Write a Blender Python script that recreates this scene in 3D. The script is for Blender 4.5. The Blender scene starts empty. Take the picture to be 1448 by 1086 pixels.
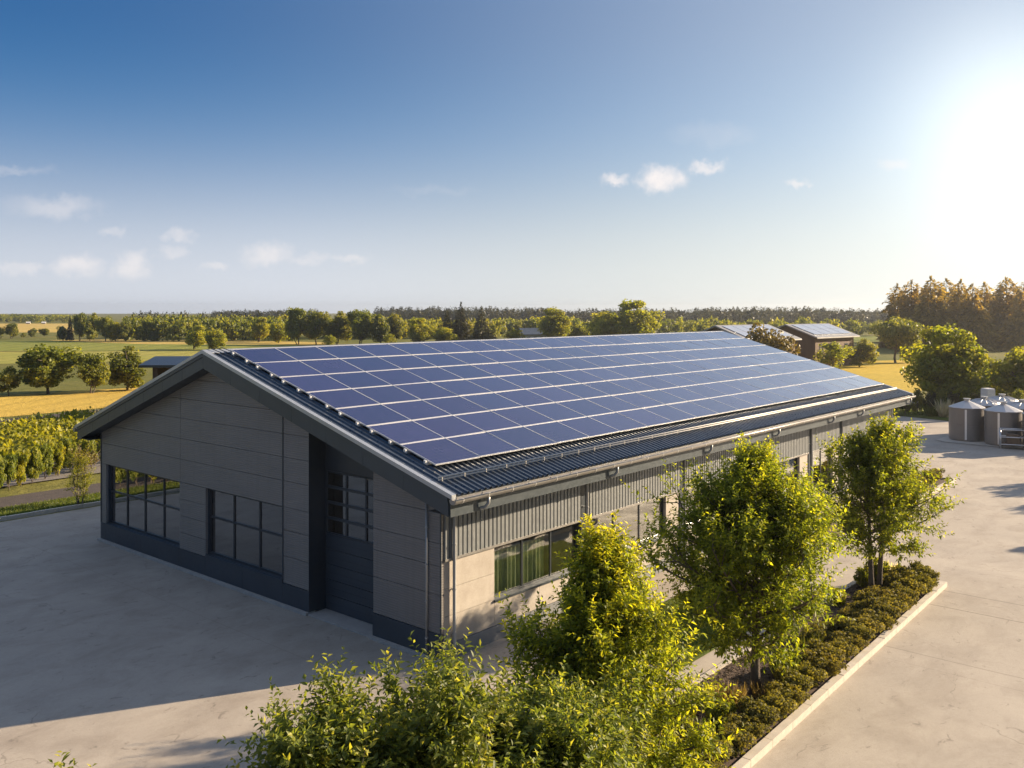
import bpy, bmesh, math, random
import numpy as np
from mathutils import Vector, Matrix

# ------------------------------------------------------------------ camera
SC = bpy.context.scene
COL = SC.collection
PI = math.pi
R_ = math.radians
FPX, YAW, HOR, CX, CY, CH = 1278.0, 40.75, 438.65, -15.405, -15.526, 8.5
cam = bpy.data.cameras.new('camera')
cam.sensor_width = 36.0
cam.lens = 36.0 * FPX / 1448.0
cam.shift_y = -(543.0 - HOR) / 1448.0
cam.clip_start, cam.clip_end = 0.1, 12000
camo = bpy.data.objects.new('camera', cam)
camo.location = (CX, CY, CH)
camo.rotation_euler = (R_(90), 0, R_(YAW - 90))
COL.objects.link(camo)
SC.camera = camo
FW = (math.cos(R_(YAW)), math.sin(R_(YAW)))
RT = (math.sin(R_(YAW)), -math.cos(R_(YAW)))

def G(u, v, h=0.0):
    """point of the ground (height h) that was surveyed at photo position u, v"""
    z = FPX * (CH - h) / (v - HOR)
    x = (u - 724.0) / FPX * z
    return (CX + RT[0] * x + FW[0] * z, CY + RT[1] * x + FW[1] * z, z)

# ------------------------------------------------------------------ light
SUN_EL = 18.5
SUN_ROT = math.atan2(0.884, -0.468)
SV = Vector((0.884 * math.cos(R_(SUN_EL)), -0.468 * math.cos(R_(SUN_EL)), math.sin(R_(SUN_EL))))
sun = bpy.data.lights.new('sun', 'SUN')
sun.energy = 5.0
sun.angle = R_(0.53)
sun.color = (1.0, 0.80, 0.56)
suno = bpy.data.objects.new('sun', sun)
suno.rotation_euler = SV.to_track_quat('Z', 'Y').to_euler()
suno.location = (0, 0, 60)
COL.objects.link(suno)
SC.view_settings.view_transform = 'Standard'
SC.view_settings.look = 'None'
SC.view_settings.gamma = 1.0
SC.view_settings.exposure = 1.48

W = bpy.data.worlds.new("World")
SC.world = W
W.use_nodes = True

class NT:
    """small helper to write node trees"""
    def __init__(s, tree):
        s.t = tree
        s.n, s.l = tree.nodes, tree.links
    def new(s, kind, **kw):
        n = s.n.new(kind)
        for k, v in kw.items():
            setattr(n, k, v)
        return n
    def put(s, sock, v):
        if isinstance(v, bpy.types.NodeSocket):
            s.l.new(v, sock)
        else:
            sock.default_value = v
    def math(s, op, a, b=0.0, c=None, clamp=False):
        n = s.new('ShaderNodeMath', operation=op, use_clamp=clamp)
        s.put(n.inputs[0], a)
        s.put(n.inputs[1], b)
        if c is not None:
            s.put(n.inputs[2], c)
        return n.outputs[0]
    def vmath(s, op, a, b=None):
        n = s.new('ShaderNodeVectorMath', operation=op)
        s.put(n.inputs[0], a)
        if b is not None:
            s.put(n.inputs[1], b)
        return n
    def sstep(s, x, a, b, lo=0.0, hi=1.0):
        n = s.new('ShaderNodeMapRange', interpolation_type='SMOOTHSTEP')
        s.put(n.inputs['Value'], x)
        s.put(n.inputs['From Min'], a)
        s.put(n.inputs['From Max'], b)
        s.put(n.inputs['To Min'], lo)
        s.put(n.inputs['To Max'], hi)
        return n.outputs['Result']
    def lin(s, x, a, b, lo=0.0, hi=1.0):
        n = s.new('ShaderNodeMapRange')
        s.put(n.inputs['Value'], x)
        s.put(n.inputs['From Min'], a)
        s.put(n.inputs['From Max'], b)
        s.put(n.inputs['To Min'], lo)
        s.put(n.inputs['To Max'], hi)
        return n.outputs['Result']
    def mix(s, f, a, b, blend='MIX'):
        n = s.new('ShaderNodeMix', data_type='RGBA', blend_type=blend)
        s.put(n.inputs['Factor'], f)
        s.put(n.inputs[6], a)
        s.put(n.inputs[7], b)
        return n.outputs[2]
    def noise(s, vec, scale, detail=4.0, rough=0.55, dist=0.0):
        n = s.new('ShaderNodeTexNoise')
        if vec is not None:
            s.put(n.inputs['Vector'], vec)
        n.inputs['Scale'].default_value = scale
        n.inputs['Detail'].default_value = detail
        n.inputs['Roughness'].default_value = rough
        n.inputs['Distortion'].default_value = dist
        return n.outputs['Fac']
    def scaled(s, vec, sc):
        n = s.new('ShaderNodeMapping')
        s.put(n.inputs['Vector'], vec)
        n.inputs['Scale'].default_value = sc
        return n.outputs['Vector']

def rgb(r, g, b):
    return (r, g, b, 1.0)

def build_world():
    t = NT(W.node_tree)
    t.n.clear()
    out = t.new('ShaderNodeOutputWorld')
    bg = t.new('ShaderNodeBackground')
    sky = t.new('ShaderNodeTexSky', sky_type='NISHITA')
    sky.sun_disc = False
    sky.sun_elevation = R_(SUN_EL)
    sky.sun_rotation = SUN_ROT
    sky.altitude = 100
    sky.air_density = 1.0
    sky.dust_density = 0.7
    sky.ozone_density = 2.5
    d = t.new('ShaderNodeTexCoord').outputs['Generated']
    # bright glare of thin high haze low in the sky
    gd = Vector((1.123, 0.229, 0.205)).normalized()
    dp = t.math('MAXIMUM', t.vmath('DOT_PRODUCT', d, tuple(gd)).outputs['Value'], 0.0)
    g1 = t.math('MULTIPLY', t.math('POWER', dp, 190.0), 2.0)
    g2 = t.math('MULTIPLY', t.math('POWER', dp, 30.0), 0.6)
    g3 = t.math('MULTIPLY', t.math('POWER', dp, 6.0), 1.42)
    gl = t.math('ADD', t.math('ADD', g1, g2), g3)
    hs = t.new('ShaderNodeHueSaturation')
    hs.inputs['Saturation'].default_value = 1.55
    hs.inputs['Value'].default_value = 0.40
    t.put(hs.inputs['Color'], sky.outputs['Color'])
    # pale band of ground haze towards the horizon, cooler away from the sun
    el = t.math('MAXIMUM', t.vmath('DOT_PRODUCT', d, (0, 0, 1)).outputs['Value'], 0.0)
    low = t.math('MULTIPLY', t.math('POWER', 2.718, t.math('MULTIPLY', t.math('POWER', t.math('DIVIDE', el, 0.133), 2.0), -1.0)), 0.94)
    pale = t.mix(t.sstep(dp, 0.7, 0.99), rgb(3.05, 3.2, 3.5), rgb(2.5, 2.65, 2.7))
    deep = t.mix(t.sstep(el, 0.60, 0.30, 0.0, 0.72), hs.outputs['Color'], t.mix(t.sstep(el, 0.32, 0.15), rgb(0.15, 0.56, 1.52), rgb(0.15, 0.80, 1.98)))
    base = t.mix(low, deep, pale)
    col = t.mix(1.0, base, t.mix(1.0, rgb(0.97, 0.93, 0.74), gl, 'MULTIPLY'), 'ADD')
    # unseen bright patch overhead, added to lift the fill in shaded areas
    fill_noise = t.noise(t.scaled(d, (1.0, 3.0, 1.0)), 2.2, 6, 0.6, 0.8)
    fill_veil = t.math('MULTIPLY', t.sstep(el, 0.50, 0.82), t.lin(fill_noise, 0.3, 0.7, 0.7, 1.9))
    col = t.mix(1.0, col, t.mix(1.0, rgb(1.40, 1.48, 1.74), fill_veil, 'MULTIPLY'), 'ADD')
    # small fair-weather clouds at fixed bearings
    vf = t.vmath('DOT_PRODUCT', d, (FW[0], FW[1], 0)).outputs['Value']
    vr = t.vmath('DOT_PRODUCT', d, (RT[0], RT[1], 0)).outputs['Value']
    vz = t.vmath('DOT_PRODUCT', d, (0, 0, 1)).outputs['Value']
    vfc = t.math('MAXIMUM', vf, 0.02)
    p = t.math('DIVIDE', vr, vfc)
    q = t.math('DIVIDE', vz, vfc)
    n1 = t.new('ShaderNodeTexNoise')
    n1.inputs['Scale'].default_value = 55
    n1.inputs['Detail'].default_value = 6
    n1.inputs['Roughness'].default_value = 0.62
    t.put(n1.inputs['Vector'], d)
    sep = t.new('ShaderNodeSeparateColor')
    t.put(sep.inputs[0], n1.outputs['Color'])
    p = t.math('ADD', p, t.math('MULTIPLY', t.math('SUBTRACT', sep.outputs[0], 0.5), 0.045))
    q = t.math('ADD', q, t.math('MULTIPLY', t.math('SUBTRACT', sep.outputs[1], 0.5), 0.034))
    soft = t.noise(d, 26, 5, 0.6)
    total = None
    for (u, v, a, b, s) in CLOUDS:
        dx = t.math('DIVIDE', t.math('SUBTRACT', p, (u - 724) / FPX), a / FPX)
        dy = t.math('DIVIDE', t.math('SUBTRACT', q, (HOR - v) / FPX), b / FPX)
        r = t.math('SQRT', t.math('ADD', t.math('MULTIPLY', dx, dx), t.math('MULTIPLY', dy, dy)))
        m = t.sstep(r, 1.35, 0.2, 0.0, s * (0.72 if u < 620 else 0.9))
        total = m if total is None else t.math('MAXIMUM', total, m)
    total = t.math('MULTIPLY', total, t.lin(soft, 0.3, 0.6, 0.55, 1.1), clamp=True)
    front = t.sstep(vf, 0.1, 0.3)
    total = t.math('MULTIPLY', total, front, clamp=True)
    col = t.mix(total, col, rgb(4.6, 4.2, 4.0))
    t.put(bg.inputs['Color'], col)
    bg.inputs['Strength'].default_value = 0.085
    t.l.new(bg.outputs[0], out.inputs[0])

CLOUDS = [(938, 253, 36, 20, .95), (868, 253, 22, 9, .8), (1003, 238, 25, 10, .7), (1128, 259, 18, 7, .5),
          (1265, 232, 26, 8, .35), (1010, 190, 60, 18, .12), (110, 376, 34, 17, .62), (184, 377, 28, 20, .68),
          (30, 380, 42, 9, .45), (253, 335, 22, 10, .5), (245, 357, 22, 9, .42), (380, 360, 36, 18, .6),
          (302, 378, 20, 7, .4), (495, 367, 24, 8, .45), (440, 367, 44, 9, .3), (80, 292, 66, 17, .36),
          (160, 325, 20, 8, .3), (20, 240, 60, 7, .22), (610, 270, 60, 8, .12)]
build_world()

# ------------------------------------------------------------------ mesh helpers
class MB:
    """collects shapes, links them as ONE mesh object"""
    def __init__(s):
        s.v, s.f, s.sm = [], [], []
    def add(s, vs, fs, smooth=False):
        o = len(s.v)
        s.v.extend([tuple(p) for p in vs])
        for f in fs:
            s.f.append([i + o for i in f])
            s.sm.append(smooth)
    def box(s, x0, x1, y0, y1, z0, z1):
        s.add([(x0, y0, z0), (x1, y0, z0), (x1, y1, z0), (x0, y1, z0), (x0, y0, z1), (x1, y0, z1), (x1, y1, z1), (x0, y1, z1)],
              [(0, 3, 2, 1), (4, 5, 6, 7), (0, 1, 5, 4), (1, 2, 6, 5), (2, 3, 7, 6), (3, 0, 4, 7)])
    def prism(s, poly, ext):
        """poly: list of 3D points, ext: extrusion vector"""
        n = len(poly)
        e = Vector(ext)
        a = [Vector(p) for p in poly]
        nrm = Vector((0, 0, 0))
        for i in range(n):
            nrm += a[i].cross(a[(i + 1) % n])
        if nrm.dot(e) > 0:
            a = a[::-1]
        vs = a + [p + e for p in a]
        fs = [list(range(n)), [n + i for i in range(n)][::-1]]
        for i in range(n):
            j = (i + 1) % n
            fs.append((j, i, n + i, n + j))
        s.add(vs, fs)
    def tube(s, pts, rad, n=8, cap=True, smooth=True):
        pts = [Vector(p) for p in pts]
        m = len(pts)
        if not hasattr(rad, '__len__'):
            rad = [rad] * m
        vs, fs = [], []
        ref = None
        for i, p in enumerate(pts):
            d = (pts[min(i + 1, m - 1)] - pts[max(i - 1, 0)]).normalized()
            if ref is None:
                ref = d.orthogonal().normalized()
            ref = (ref - d * ref.dot(d)).normalized()
            b = d.cross(ref)
            for k in range(n):
                a = 2 * PI * k / n
                vs.append(p + (ref * math.cos(a) + b * math.sin(a)) * rad[i])
        for i in range(m - 1):
            for k in range(n):
                k2 = (k + 1) % n
                fs.append((i * n + k, i * n + k2, (i + 1) * n + k2, (i + 1) * n + k))
        o = len(s.v)
        s.add(vs, fs, smooth)
        if cap:
            s.f.append([o + k for k in range(n)][::-1]); s.sm.append(False)
            s.f.append([o + (m - 1) * n + k for k in range(n)]); s.sm.append(False)
    def lathe(s, prof, n=24, c=(0, 0, 0), smooth=True):
        """prof: (radius, z) from bottom to top; crisp edge at every ring"""
        if len(prof) > 2:
            for p, q in zip(prof[:-1], prof[1:]):
                s.lathe([p, q], n, c, smooth)
            return
        vs, fs = [], []
        for r, z in prof:
            for k in range(n):
                a = 2 * PI * k / n
                vs.append((c[0] + r * math.cos(a), c[1] + r * math.sin(a), c[2] + z))
        for i in range(len(prof) - 1):
            for k in range(n):
                k2 = (k + 1) % n
                fs.append((i * n + k, i * n + k2, (i + 1) * n + k2, (i + 1) * n + k))
        s.add(vs, fs, smooth)
    def build(s, name, mat, parent=None, loc=None):
        me = bpy.data.meshes.new(name)
        me.from_pydata(s.v, [], s.f)
        me.materials.append(mat)
        me.polygons.foreach_set('use_smooth', s.sm)
        me.update()
        return link(name, me, parent, loc)

def link(name, me, parent=None, loc=None):
    o = bpy.data.objects.new(name, me)
    COL.objects.link(o)
    if parent is not None:
        o.parent = parent
    if loc is not None:
        o.location = loc
    return o

def tag(o, label, cat, group=None):
    o['label'] = label
    o['category'] = cat
    if group:
        o['group'] = group
    return o

def thing(name, label, cat, loc=(0, 0, 0), rz=0.0, group=None):
    o = bpy.data.objects.new(name, None)
    COL.objects.link(o)
    o.location = loc
    o.rotation_euler = (0, 0, rz)
    o.empty_display_size = 0.3
    return tag(o, label, cat, group)

def struct(o):
    o['kind'] = 'structure'
    return o

def stuff(o, label, cat):
    o['kind'] = 'stuff'
    return tag(o, label, cat)

def dup(root, loc, rz=0.0, label=None, group=None, sc=None):
    r = root.copy()
    COL.objects.link(r)
    r.location = loc
    r.rotation_euler = (0, 0, rz)
    if sc is not None:
        r.scale = sc if hasattr(sc, '__len__') else (sc, sc, sc)
    if label:
        r['label'] = label
    if group:
        r['group'] = group
    for ch in list(root.children):
        c = ch.copy()
        COL.objects.link(c)
        c.parent = r
        for g in ch.children:
            e = g.copy()
            COL.objects.link(e)
            e.parent = c
    return r

def np_mesh(name, verts, tris, mat, tone=None, mats=None, mat_idx=None):
    me = bpy.data.meshes.new(name)
    nv, nf, k = len(verts), len(tris), tris.shape[1]
    me.vertices.add(nv)
    me.vertices.foreach_set('co', np.ascontiguousarray(verts, dtype=np.float32).ravel())
    me.loops.add(nf * k)
    me.loops.foreach_set('vertex_index', np.ascontiguousarray(tris, dtype=np.int32).ravel())
    me.polygons.add(nf)
    me.polygons.foreach_set('loop_start', np.arange(0, nf * k, k, dtype=np.int32))
    for m in (mats or [mat]):
        me.materials.append(m)
    if mat_idx is not None:
        me.polygons.foreach_set('material_index', np.ascontiguousarray(mat_idx, dtype=np.int32))
    if tone is not None:
        at = me.attributes.new('tone', 'FLOAT', 'POINT')
        at.data.foreach_set('value', np.ascontiguousarray(tone, dtype=np.float32))
    me.update()
    me.validate()
    return me

# ------------------------------------------------------------------ materials
MATS = {}

def base_mat(name):
    m = bpy.data.materials.new(name)
    m.use_nodes = True
    t = NT(m.node_tree)
    b = t.n['Principled BSDF']
    MATS[name] = m
    return m, t, b

def objco(t):
    return t.new('ShaderNodeTexCoord').outputs['Object']

def worldco(t):
    return t.new('ShaderNodeNewGeometry').outputs['Position']

def plain(name, col, rough=0.5, metal=0.0, var=0.12, scale=3.0, bump=0.0, bscale=60.0, spec=0.5, streak=False):
    m, t, b = base_mat(name)
    co = worldco(t)
    v = t.scaled(co, (1, 1, 0.25)) if streak else co
    n = t.noise(v, scale, 5, 0.6)
    n2 = t.noise(co, scale * 9, 3, 0.6)
    f = t.math('ADD', t.math('MULTIPLY', n, 0.7), t.math('MULTIPLY', n2, 0.3))
    lo = rgb(*[c * (1 - var) for c in col])
    hi = rgb(*[min(1, c * (1 + var)) for c in col])
    t.put(b.inputs['Base Color'], t.mix(t.lin(f, 0.3, 0.7), lo, hi))
    t.put(b.inputs['Roughness'], t.lin(n2, 0.3, 0.7, max(0.02, rough - 0.08), min(1, rough + 0.08)))
    b.inputs['Metallic'].default_value = metal
    b.inputs['Specular IOR Level'].default_value = spec
    if bump:
        bp = t.new('ShaderNodeBump')
        bp.inputs['Strength'].default_value = bump
        bp.inputs['Distance'].default_value = 0.02
        t.put(bp.inputs['Height'], t.noise(co, bscale, 4, 0.6))
        t.put(b.inputs['Normal'], bp.outputs[0])
    return m

def wall_panel_mat():
    m, t, b = base_mat('grey_wall_panel')
    co = worldco(t)
    s = t.new('ShaderNodeSeparateXYZ')
    t.put(s.inputs[0], co)
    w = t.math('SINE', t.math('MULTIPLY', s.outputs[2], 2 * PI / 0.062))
    n = t.noise(t.scaled(co, (1, .5, 1.6)), 1.2, 5, 0.6)
    # panels below the right-hand trim carry the fine ribbing most strongly
    c = t.mix(t.lin(n, .3, .7), rgb(.190, .178, .168), rgb(.215, .202, .190))
    st_ = t.noise(t.scaled(co, (5, 5, .22)), 1.0, 5, .65)
    c = t.mix(t.lin(st_, .5, .75, 0, .22), c, rgb(.10, .088, .078))
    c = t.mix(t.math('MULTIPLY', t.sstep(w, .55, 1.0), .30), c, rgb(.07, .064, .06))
    t.put(b.inputs['Base Color'], c)
    b.inputs['Roughness'].default_value = 0.42
    b.inputs['Metallic'].default_value = 0.15
    bp = t.new('ShaderNodeBump')
    bp.inputs['Strength'].default_value = 0.5
    bp.inputs['Distance'].default_value = 0.004
    t.put(bp.inputs['Height'], w)
    t.put(b.inputs['Normal'], bp.outputs[0])
    return m

def stone_mat():
    m, t, b = base_mat('pale_stone_cladding')
    co = worldco(t)
    n = t.noise(co, 2.2, 6, 0.65)
    n2 = t.noise(co, 34, 4, 0.7)
    n3 = t.noise(t.scaled(co, (3, 3, .35)), 1.6, 4, 0.6)
    f = t.math('ADD', t.math('MULTIPLY', n, .55), t.math('MULTIPLY', n2, .45))
    c = t.mix(t.lin(f, .35, .65), rgb(.30, .262, .215), rgb(.44, .395, .34))
    c = t.mix(t.lin(n3, .55, .8, 0, .35), c, rgb(.25, .21, .17))
    t.put(b.inputs['Base Color'], c)
    b.inputs['Roughness'].default_value = .85
    bp = t.new('ShaderNodeBump')
    bp.inputs['Strength'].default_value = .35
    bp.inputs['Distance'].default_value = .012
    t.put(bp.inputs['Height'], n2)
    t.put(b.inputs['Normal'], bp.outputs[0])
    return m

def concrete_mat():
    m, t, b = base_mat('yard_concrete')
    co = worldco(t)
    s = t.new('ShaderNodeSeparateXYZ')
    t.put(s.inputs[0], co)
    big = t.noise(co, .09, 5, .6, .6)
    mid = t.noise(co, .55, 6, .65, .4)
    fine = t.noise(co, 9, 5, .7)
    grit = t.noise(co, 55, 3, .7)
    drag = t.noise(t.scaled(co, (.8, 1.3, 1)), .7, 8, .68, .5)
    f = t.math('ADD', t.math('MULTIPLY', big, .4), t.math('MULTIPLY', mid, .6))
    c = t.mix(t.lin(f, .32, .68), rgb(.275, .235, .19), rgb(.41, .36, .295))
    c = t.mix(t.lin(fine, .35, .65, 0, .30), c, rgb(.42, .37, .31))
    c = t.mix(t.lin(grit, .52, .70, 0, .5), c, rgb(.17, .14, .115))
    c = t.mix(t.lin(drag, .46, .70, 0, .55), c, rgb(.21, .172, .135))
    # dark scuffs with sharp edges
    sc = t.noise(t.scaled(co, (1.6, 2.6, 1)), 1.1, 8, .74, 1.0)
    c = t.mix(t.sstep(sc, .585, .66, 0, .6), c, rgb(.135, .112, .09))
    # hairline cracks
    vo = t.new('ShaderNodeTexVoronoi', feature='DISTANCE_TO_EDGE')
    wv = t.new('ShaderNodeVectorMath', operation='ADD')
    nn = t.new('ShaderNodeTexNoise'); nn.inputs['Scale'].default_value = 1.4; nn.inputs['Detail'].default_value = 5
    t.put(nn.inputs['Vector'], co)
    sc2 = t.vmath('SCALE', nn.outputs['Color']); sc2.inputs['Scale'].default_value = .9
    t.put(wv.inputs[0], co); t.put(wv.inputs[1], sc2.outputs[0])
    t.put(vo.inputs['Vector'], wv.outputs[0]); vo.inputs['Scale'].default_value = .16
    ck = t.math('MULTIPLY', t.sstep(vo.outputs['Distance'], .0035, .0006), t.sstep(mid, .47, .58))
    c = t.mix(t.math('MULTIPLY', ck, .4), c, rgb(.08, .066, .052))
    # slab joints
    def joint(ax, period, off, w):
        fr = t.math('FRACT', t.math('DIVIDE', t.math('ADD', ax, off), period))
        d = t.math('ABSOLUTE', t.math('SUBTRACT', fr, .5))
        return t.sstep(d, w / period, w / period * .4)
    jx = t.math('MULTIPLY', joint(s.outputs[0], 9.3, 4.65 + 2.0 + 93, .016), .35)
    for xx, st in ((13.9, .8), (12.3, .9), (8.1, .5)):
        d_ = t.math('ABSOLUTE', t.math('SUBTRACT', t.math('ADD', s.outputs[0], t.math('MULTIPLY', t.math('SUBTRACT', mid, .5), .12)), xx))
        jx = t.math('MAXIMUM', jx, t.math('MULTIPLY', t.math('MULTIPLY', t.sstep(d_, .035, .012), st), t.sstep(s.outputs[1], -7.3, -7.5)))
    jy = t.math('MULTIPLY', joint(s.outputs[1], 11.0, 5.5 - 10.0 + 110, .016), .30)
    j = t.math('MAXIMUM', jx, jy)
    c = t.mix(t.math('MULTIPLY', j, .75), c, rgb(.10, .08, .062))
    t.put(b.inputs['Base Color'], c)
    t.put(b.inputs['Roughness'], t.lin(mid, .3, .7, .72, .92))
    bp = t.new('ShaderNodeBump')
    bp.inputs['Strength'].default_value = .4
    bp.inputs['Distance'].default_value = .01
    h = t.math('SUBTRACT', t.math('ADD', t.math('MULTIPLY', grit, .5), fine), t.math('MULTIPLY', j, 1.0))
    t.put(bp.inputs['Height'], h)
    t.put(b.inputs['Normal'], bp.outputs[0])
    return m

def field_mat(name, c0, c1, c2, rows=0.0, ang=0.0, scale=.12, tuft=1.2, bump=.6):
    m, t, b = base_mat(name)
    co = worldco(t)
    big = t.noise(co, scale * .35, 5, .6, .5)
    mid = t.noise(co, scale, 6, .65)
    fine = t.noise(t.scaled(co, (1, 1, 1)), tuft, 5, .75)
    c = t.mix(t.lin(big, .35, .65), rgb(*c0), rgb(*c1))
    c = t.mix(t.lin(mid, .45, .72, 0, .7), c, rgb(*c2))
    dark = rgb(*[x * .55 for x in c0])
    c = t.mix(t.lin(fine, .42, .70, 0, .55), c, dark)
    if rows:
        s = t.new('ShaderNodeSeparateXYZ'); t.put(s.inputs[0], co)
        a = t.math('ADD', t.math('MULTIPLY', s.outputs[0], math.cos(ang)), t.math('MULTIPLY', s.outputs[1], math.sin(ang)))
        w = t.math('SINE', t.math('ADD', t.math('MULTIPLY', a, 2 * PI / rows), t.math('MULTIPLY', mid, 3.0)))
        c = t.mix(t.lin(w, .2, 1.0, 0, .30), c, dark)
    t.put(b.inputs['Base Color'], c)
    b.inputs['Roughness'].default_value = .95
    b.inputs['Specular IOR Level'].default_value = .1
    bp = t.new('ShaderNodeBump')
    bp.inputs['Strength'].default_value = bump
    bp.inputs['Distance'].default_value = .25
    t.put(bp.inputs['Height'], fine)
    t.put(b.inputs['Normal'], bp.outputs[0])
    return m

def leaf_mat(name, dark, mid, young, trans=.42, rnd=.25, rough=.5):
    m, t, b = base_mat(name)
    at = t.new('ShaderNodeAttribute'); at.attribute_name = 'tone'
    oi = t.new('ShaderNodeObjectInfo').outputs['Random']
    r = t.new('ShaderNodeValToRGB')
    r.color_ramp.elements[0].color = rgb(*dark); r.color_ramp.elements[0].position = 0.0
    r.color_ramp.elements[1].color = rgb(*young); r.color_ramp.elements[1].position = 1.0
    e = r.color_ramp.elements.new(.5); e.color = rgb(*mid)
    t.put(r.inputs[0], at.outputs['Fac'])
    hs = t.new('ShaderNodeHueSaturation')
    t.put(hs.inputs['Hue'], t.lin(oi, 0, 1, .5 - .05 * rnd, .5 + .05 * rnd))
    t.put(hs.inputs['Value'], t.lin(t.math('FRACT', t.math('MULTIPLY', oi, 7.3)), 0, 1, 1 - rnd, 1 + rnd))
    t.put(hs.inputs['Color'], r.outputs[0])
    t.put(b.inputs['Base Color'], hs.outputs['Color'])
    b.inputs['Roughness'].default_value = rough
    b.inputs['Specular IOR Level'].default_value = .35
    tr = t.new('ShaderNodeBsdfTranslucent')
    br = t.mix(1.0, hs.outputs['Color'], rgb(1.9, 1.75, .6), 'MULTIPLY')
    t.put(tr.inputs['Color'], br)
    mx = t.new('ShaderNodeMixShader')
    mx.inputs[0].default_value = trans
    t.l.new(b.outputs[0], mx.inputs[1]); t.l.new(tr.outputs[0], mx.inputs[2])
    t.l.new(mx.outputs[0], t.n['Material Output'].inputs['Surface'])
    return m

def glass_mat(name, tint, boost=1.5, floor=.04):
    m, t, b = base_mat(name)
    t.n.remove(b)
    tr = t.new('ShaderNodeBsdfTransparent'); tr.inputs[0].default_value = rgb(*tint)
    gl = t.new('ShaderNodeBsdfGlossy'); gl.inputs['Roughness'].default_value = .015
    gl.inputs['Color'].default_value = rgb(.95, .95, .95)
    bp = t.new('ShaderNodeBump'); bp.inputs['Strength'].default_value = .04; bp.inputs['Distance'].default_value = .05
    t.put(bp.inputs['Height'], t.noise(worldco(t), .9, 2, .5))
    t.put(gl.inputs['Normal'], bp.outputs[0])
    fr = t.new('ShaderNodeFresnel')
    bf = t.new('ShaderNodeNewGeometry').outputs['Backfacing']
    t.put(fr.inputs['IOR'], t.math('ADD', t.math('MULTIPLY', bf, 1 / 1.52 - 1.52), 1.52))
    f = t.math('ADD', t.math('MULTIPLY', fr.outputs[0], boost), floor, clamp=True)
    mx = t.new('ShaderNodeMixShader')
    t.put(mx.inputs[0], f)
    t.l.new(tr.outputs[0], mx.inputs[1]); t.l.new(gl.outputs[0], mx.inputs[2])
    t.l.new(mx.outputs[0], t.n['Material Output'].inputs['Surface'])
    return m

def cell_mat():
    """silicon cells: small squares with thin bright bus bars"""
    m, t, b = base_mat('solar_cells')
    co = objco(t)
    s = t.new('ShaderNodeSeparateXYZ'); t.put(s.inputs[0], co)
    oi = t.new('ShaderNodeObjectInfo').outputs['Random']
    def line(ax, per, w):
        fr = t.math('FRACT', t.math('ADD', t.math('DIVIDE', ax, per), 100.0))
        d = t.math('ABSOLUTE', t.math('SUBTRACT', fr, .5))
        return t.sstep(d, .5 - w / per, .5 - w / per * .3)
    gx = line(s.outputs[0], .1585, .007)
    gy = line(s.outputs[1], .1585, .007)
    bus = line(s.outputs[1], .0317, .0035)
    n = t.noise(co, 5.5, 4, .6)
    vo = t.new('ShaderNodeTexVoronoi'); t.put(vo.inputs['Vector'], co); vo.inputs['Scale'].default_value = 30
    fl = t.lin(vo.outputs['Distance'], 0, .6)
    c = t.mix(t.lin(n, .3, .7), rgb(.012, .008, .042), rgb(.026, .017, .070))
    c = t.mix(t.math('MULTIPLY', fl, .2), c, rgb(.034, .030, .105))
    c = t.mix(t.math('MULTIPLY', bus, .22), c, rgb(.12, .13, .24))
    c = t.mix(t.math('MULTIPLY', t.math('MAXIMUM', gx, gy), .5), c, rgb(.16, .17, .27))
    hs = t.new('ShaderNodeHueSaturation')
    t.put(hs.inputs['Value'], t.lin(oi, 0, 1, .86, 1.14))
    t.put(hs.inputs['Hue'], t.lin(t.math('FRACT', t.math('MULTIPLY', oi, 5.7)), 0, 1, .495, .507))
    t.put(hs.inputs['Color'], c)
    t.put(b.inputs['Base Color'], hs.outputs['Color'])
    # a little dust makes the gloss uneven
    dn = t.noise(worldco(t), .7, 5, .65)
    t.put(b.inputs['Roughness'], t.lin(dn, .3, .7, .10, .30))
    b.inputs['IOR'].default_value = 1.52
    b.inputs['Specular IOR Level'].default_value = .35
    b.inputs['Coat Weight'].default_value = 1.0
    b.inputs['Coat Roughness'].default_value = .14
    return m

M_wall = wall_panel_mat()
M_stone = stone_mat()
M_conc = concrete_mat()
M_navy = plain('navy_plinth_metal', (.038, .050, .064), .40, .1, .15, 1.2)
M_trim = plain('dark_slate_trim', (.045, .055, .065), .38, .2, .12, 1.0)
M_fascia = plain('slate_fascia_metal', (.060, .074, .084), .38, .2, .10, .9)
M_siding = plain('grey_rib_siding', (.195, .205, .208), .45, .3, .10, 1.5, streak=True)
M_roof = plain('dark_roof_sheet', (.085, .100, .120), .32, .5, .18, .8)
M_alu = plain('aluminium', (.74, .73, .71), .38, .55, .05, 6)
M_gutter = plain('zinc_gutter', (.33, .315, .295), .36, .6, .16, 2.5)
M_guard = plain('pale_guard_rail', (.50, .47, .42), .45, .1, .1, 4)
M_pipe = plain('grey_downpipe', (.33, .33, .32), .4, .25, .12, 3)
M_frame = plain('anthracite_frame', (.035, .042, .050), .35, .2, .1, 3)
M_ridge = plain('pale_ridge_metal', (.46, .48, .50), .38, .6, .08, 1.2)
M_plinth = plain('grey_plinth', (.16, .165, .17), .7, 0, .14, 1.5, .2)
M_ledge = plain('pale_concrete_ledge', (.34, .32, .29), .85, 0, .18, 3, .3)
M_inside = plain('interior_plaster', (.30, .28, .25), .9, 0, .08, .6)
M_curtain = plain('green_curtain', (.36, .43, .27), .9, 0, .12, 3)
M_white = plain('white_paint', (.75, .74, .72), .5, 0, .05, 3)
M_glass = glass_mat('dark_window_glass', (.40, .41, .39), 3.0, .13)
M_glass2 = glass_mat('side_window_glass', (.88, .88, .83), 1.8, .07)
M_cells = cell_mat()
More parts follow.
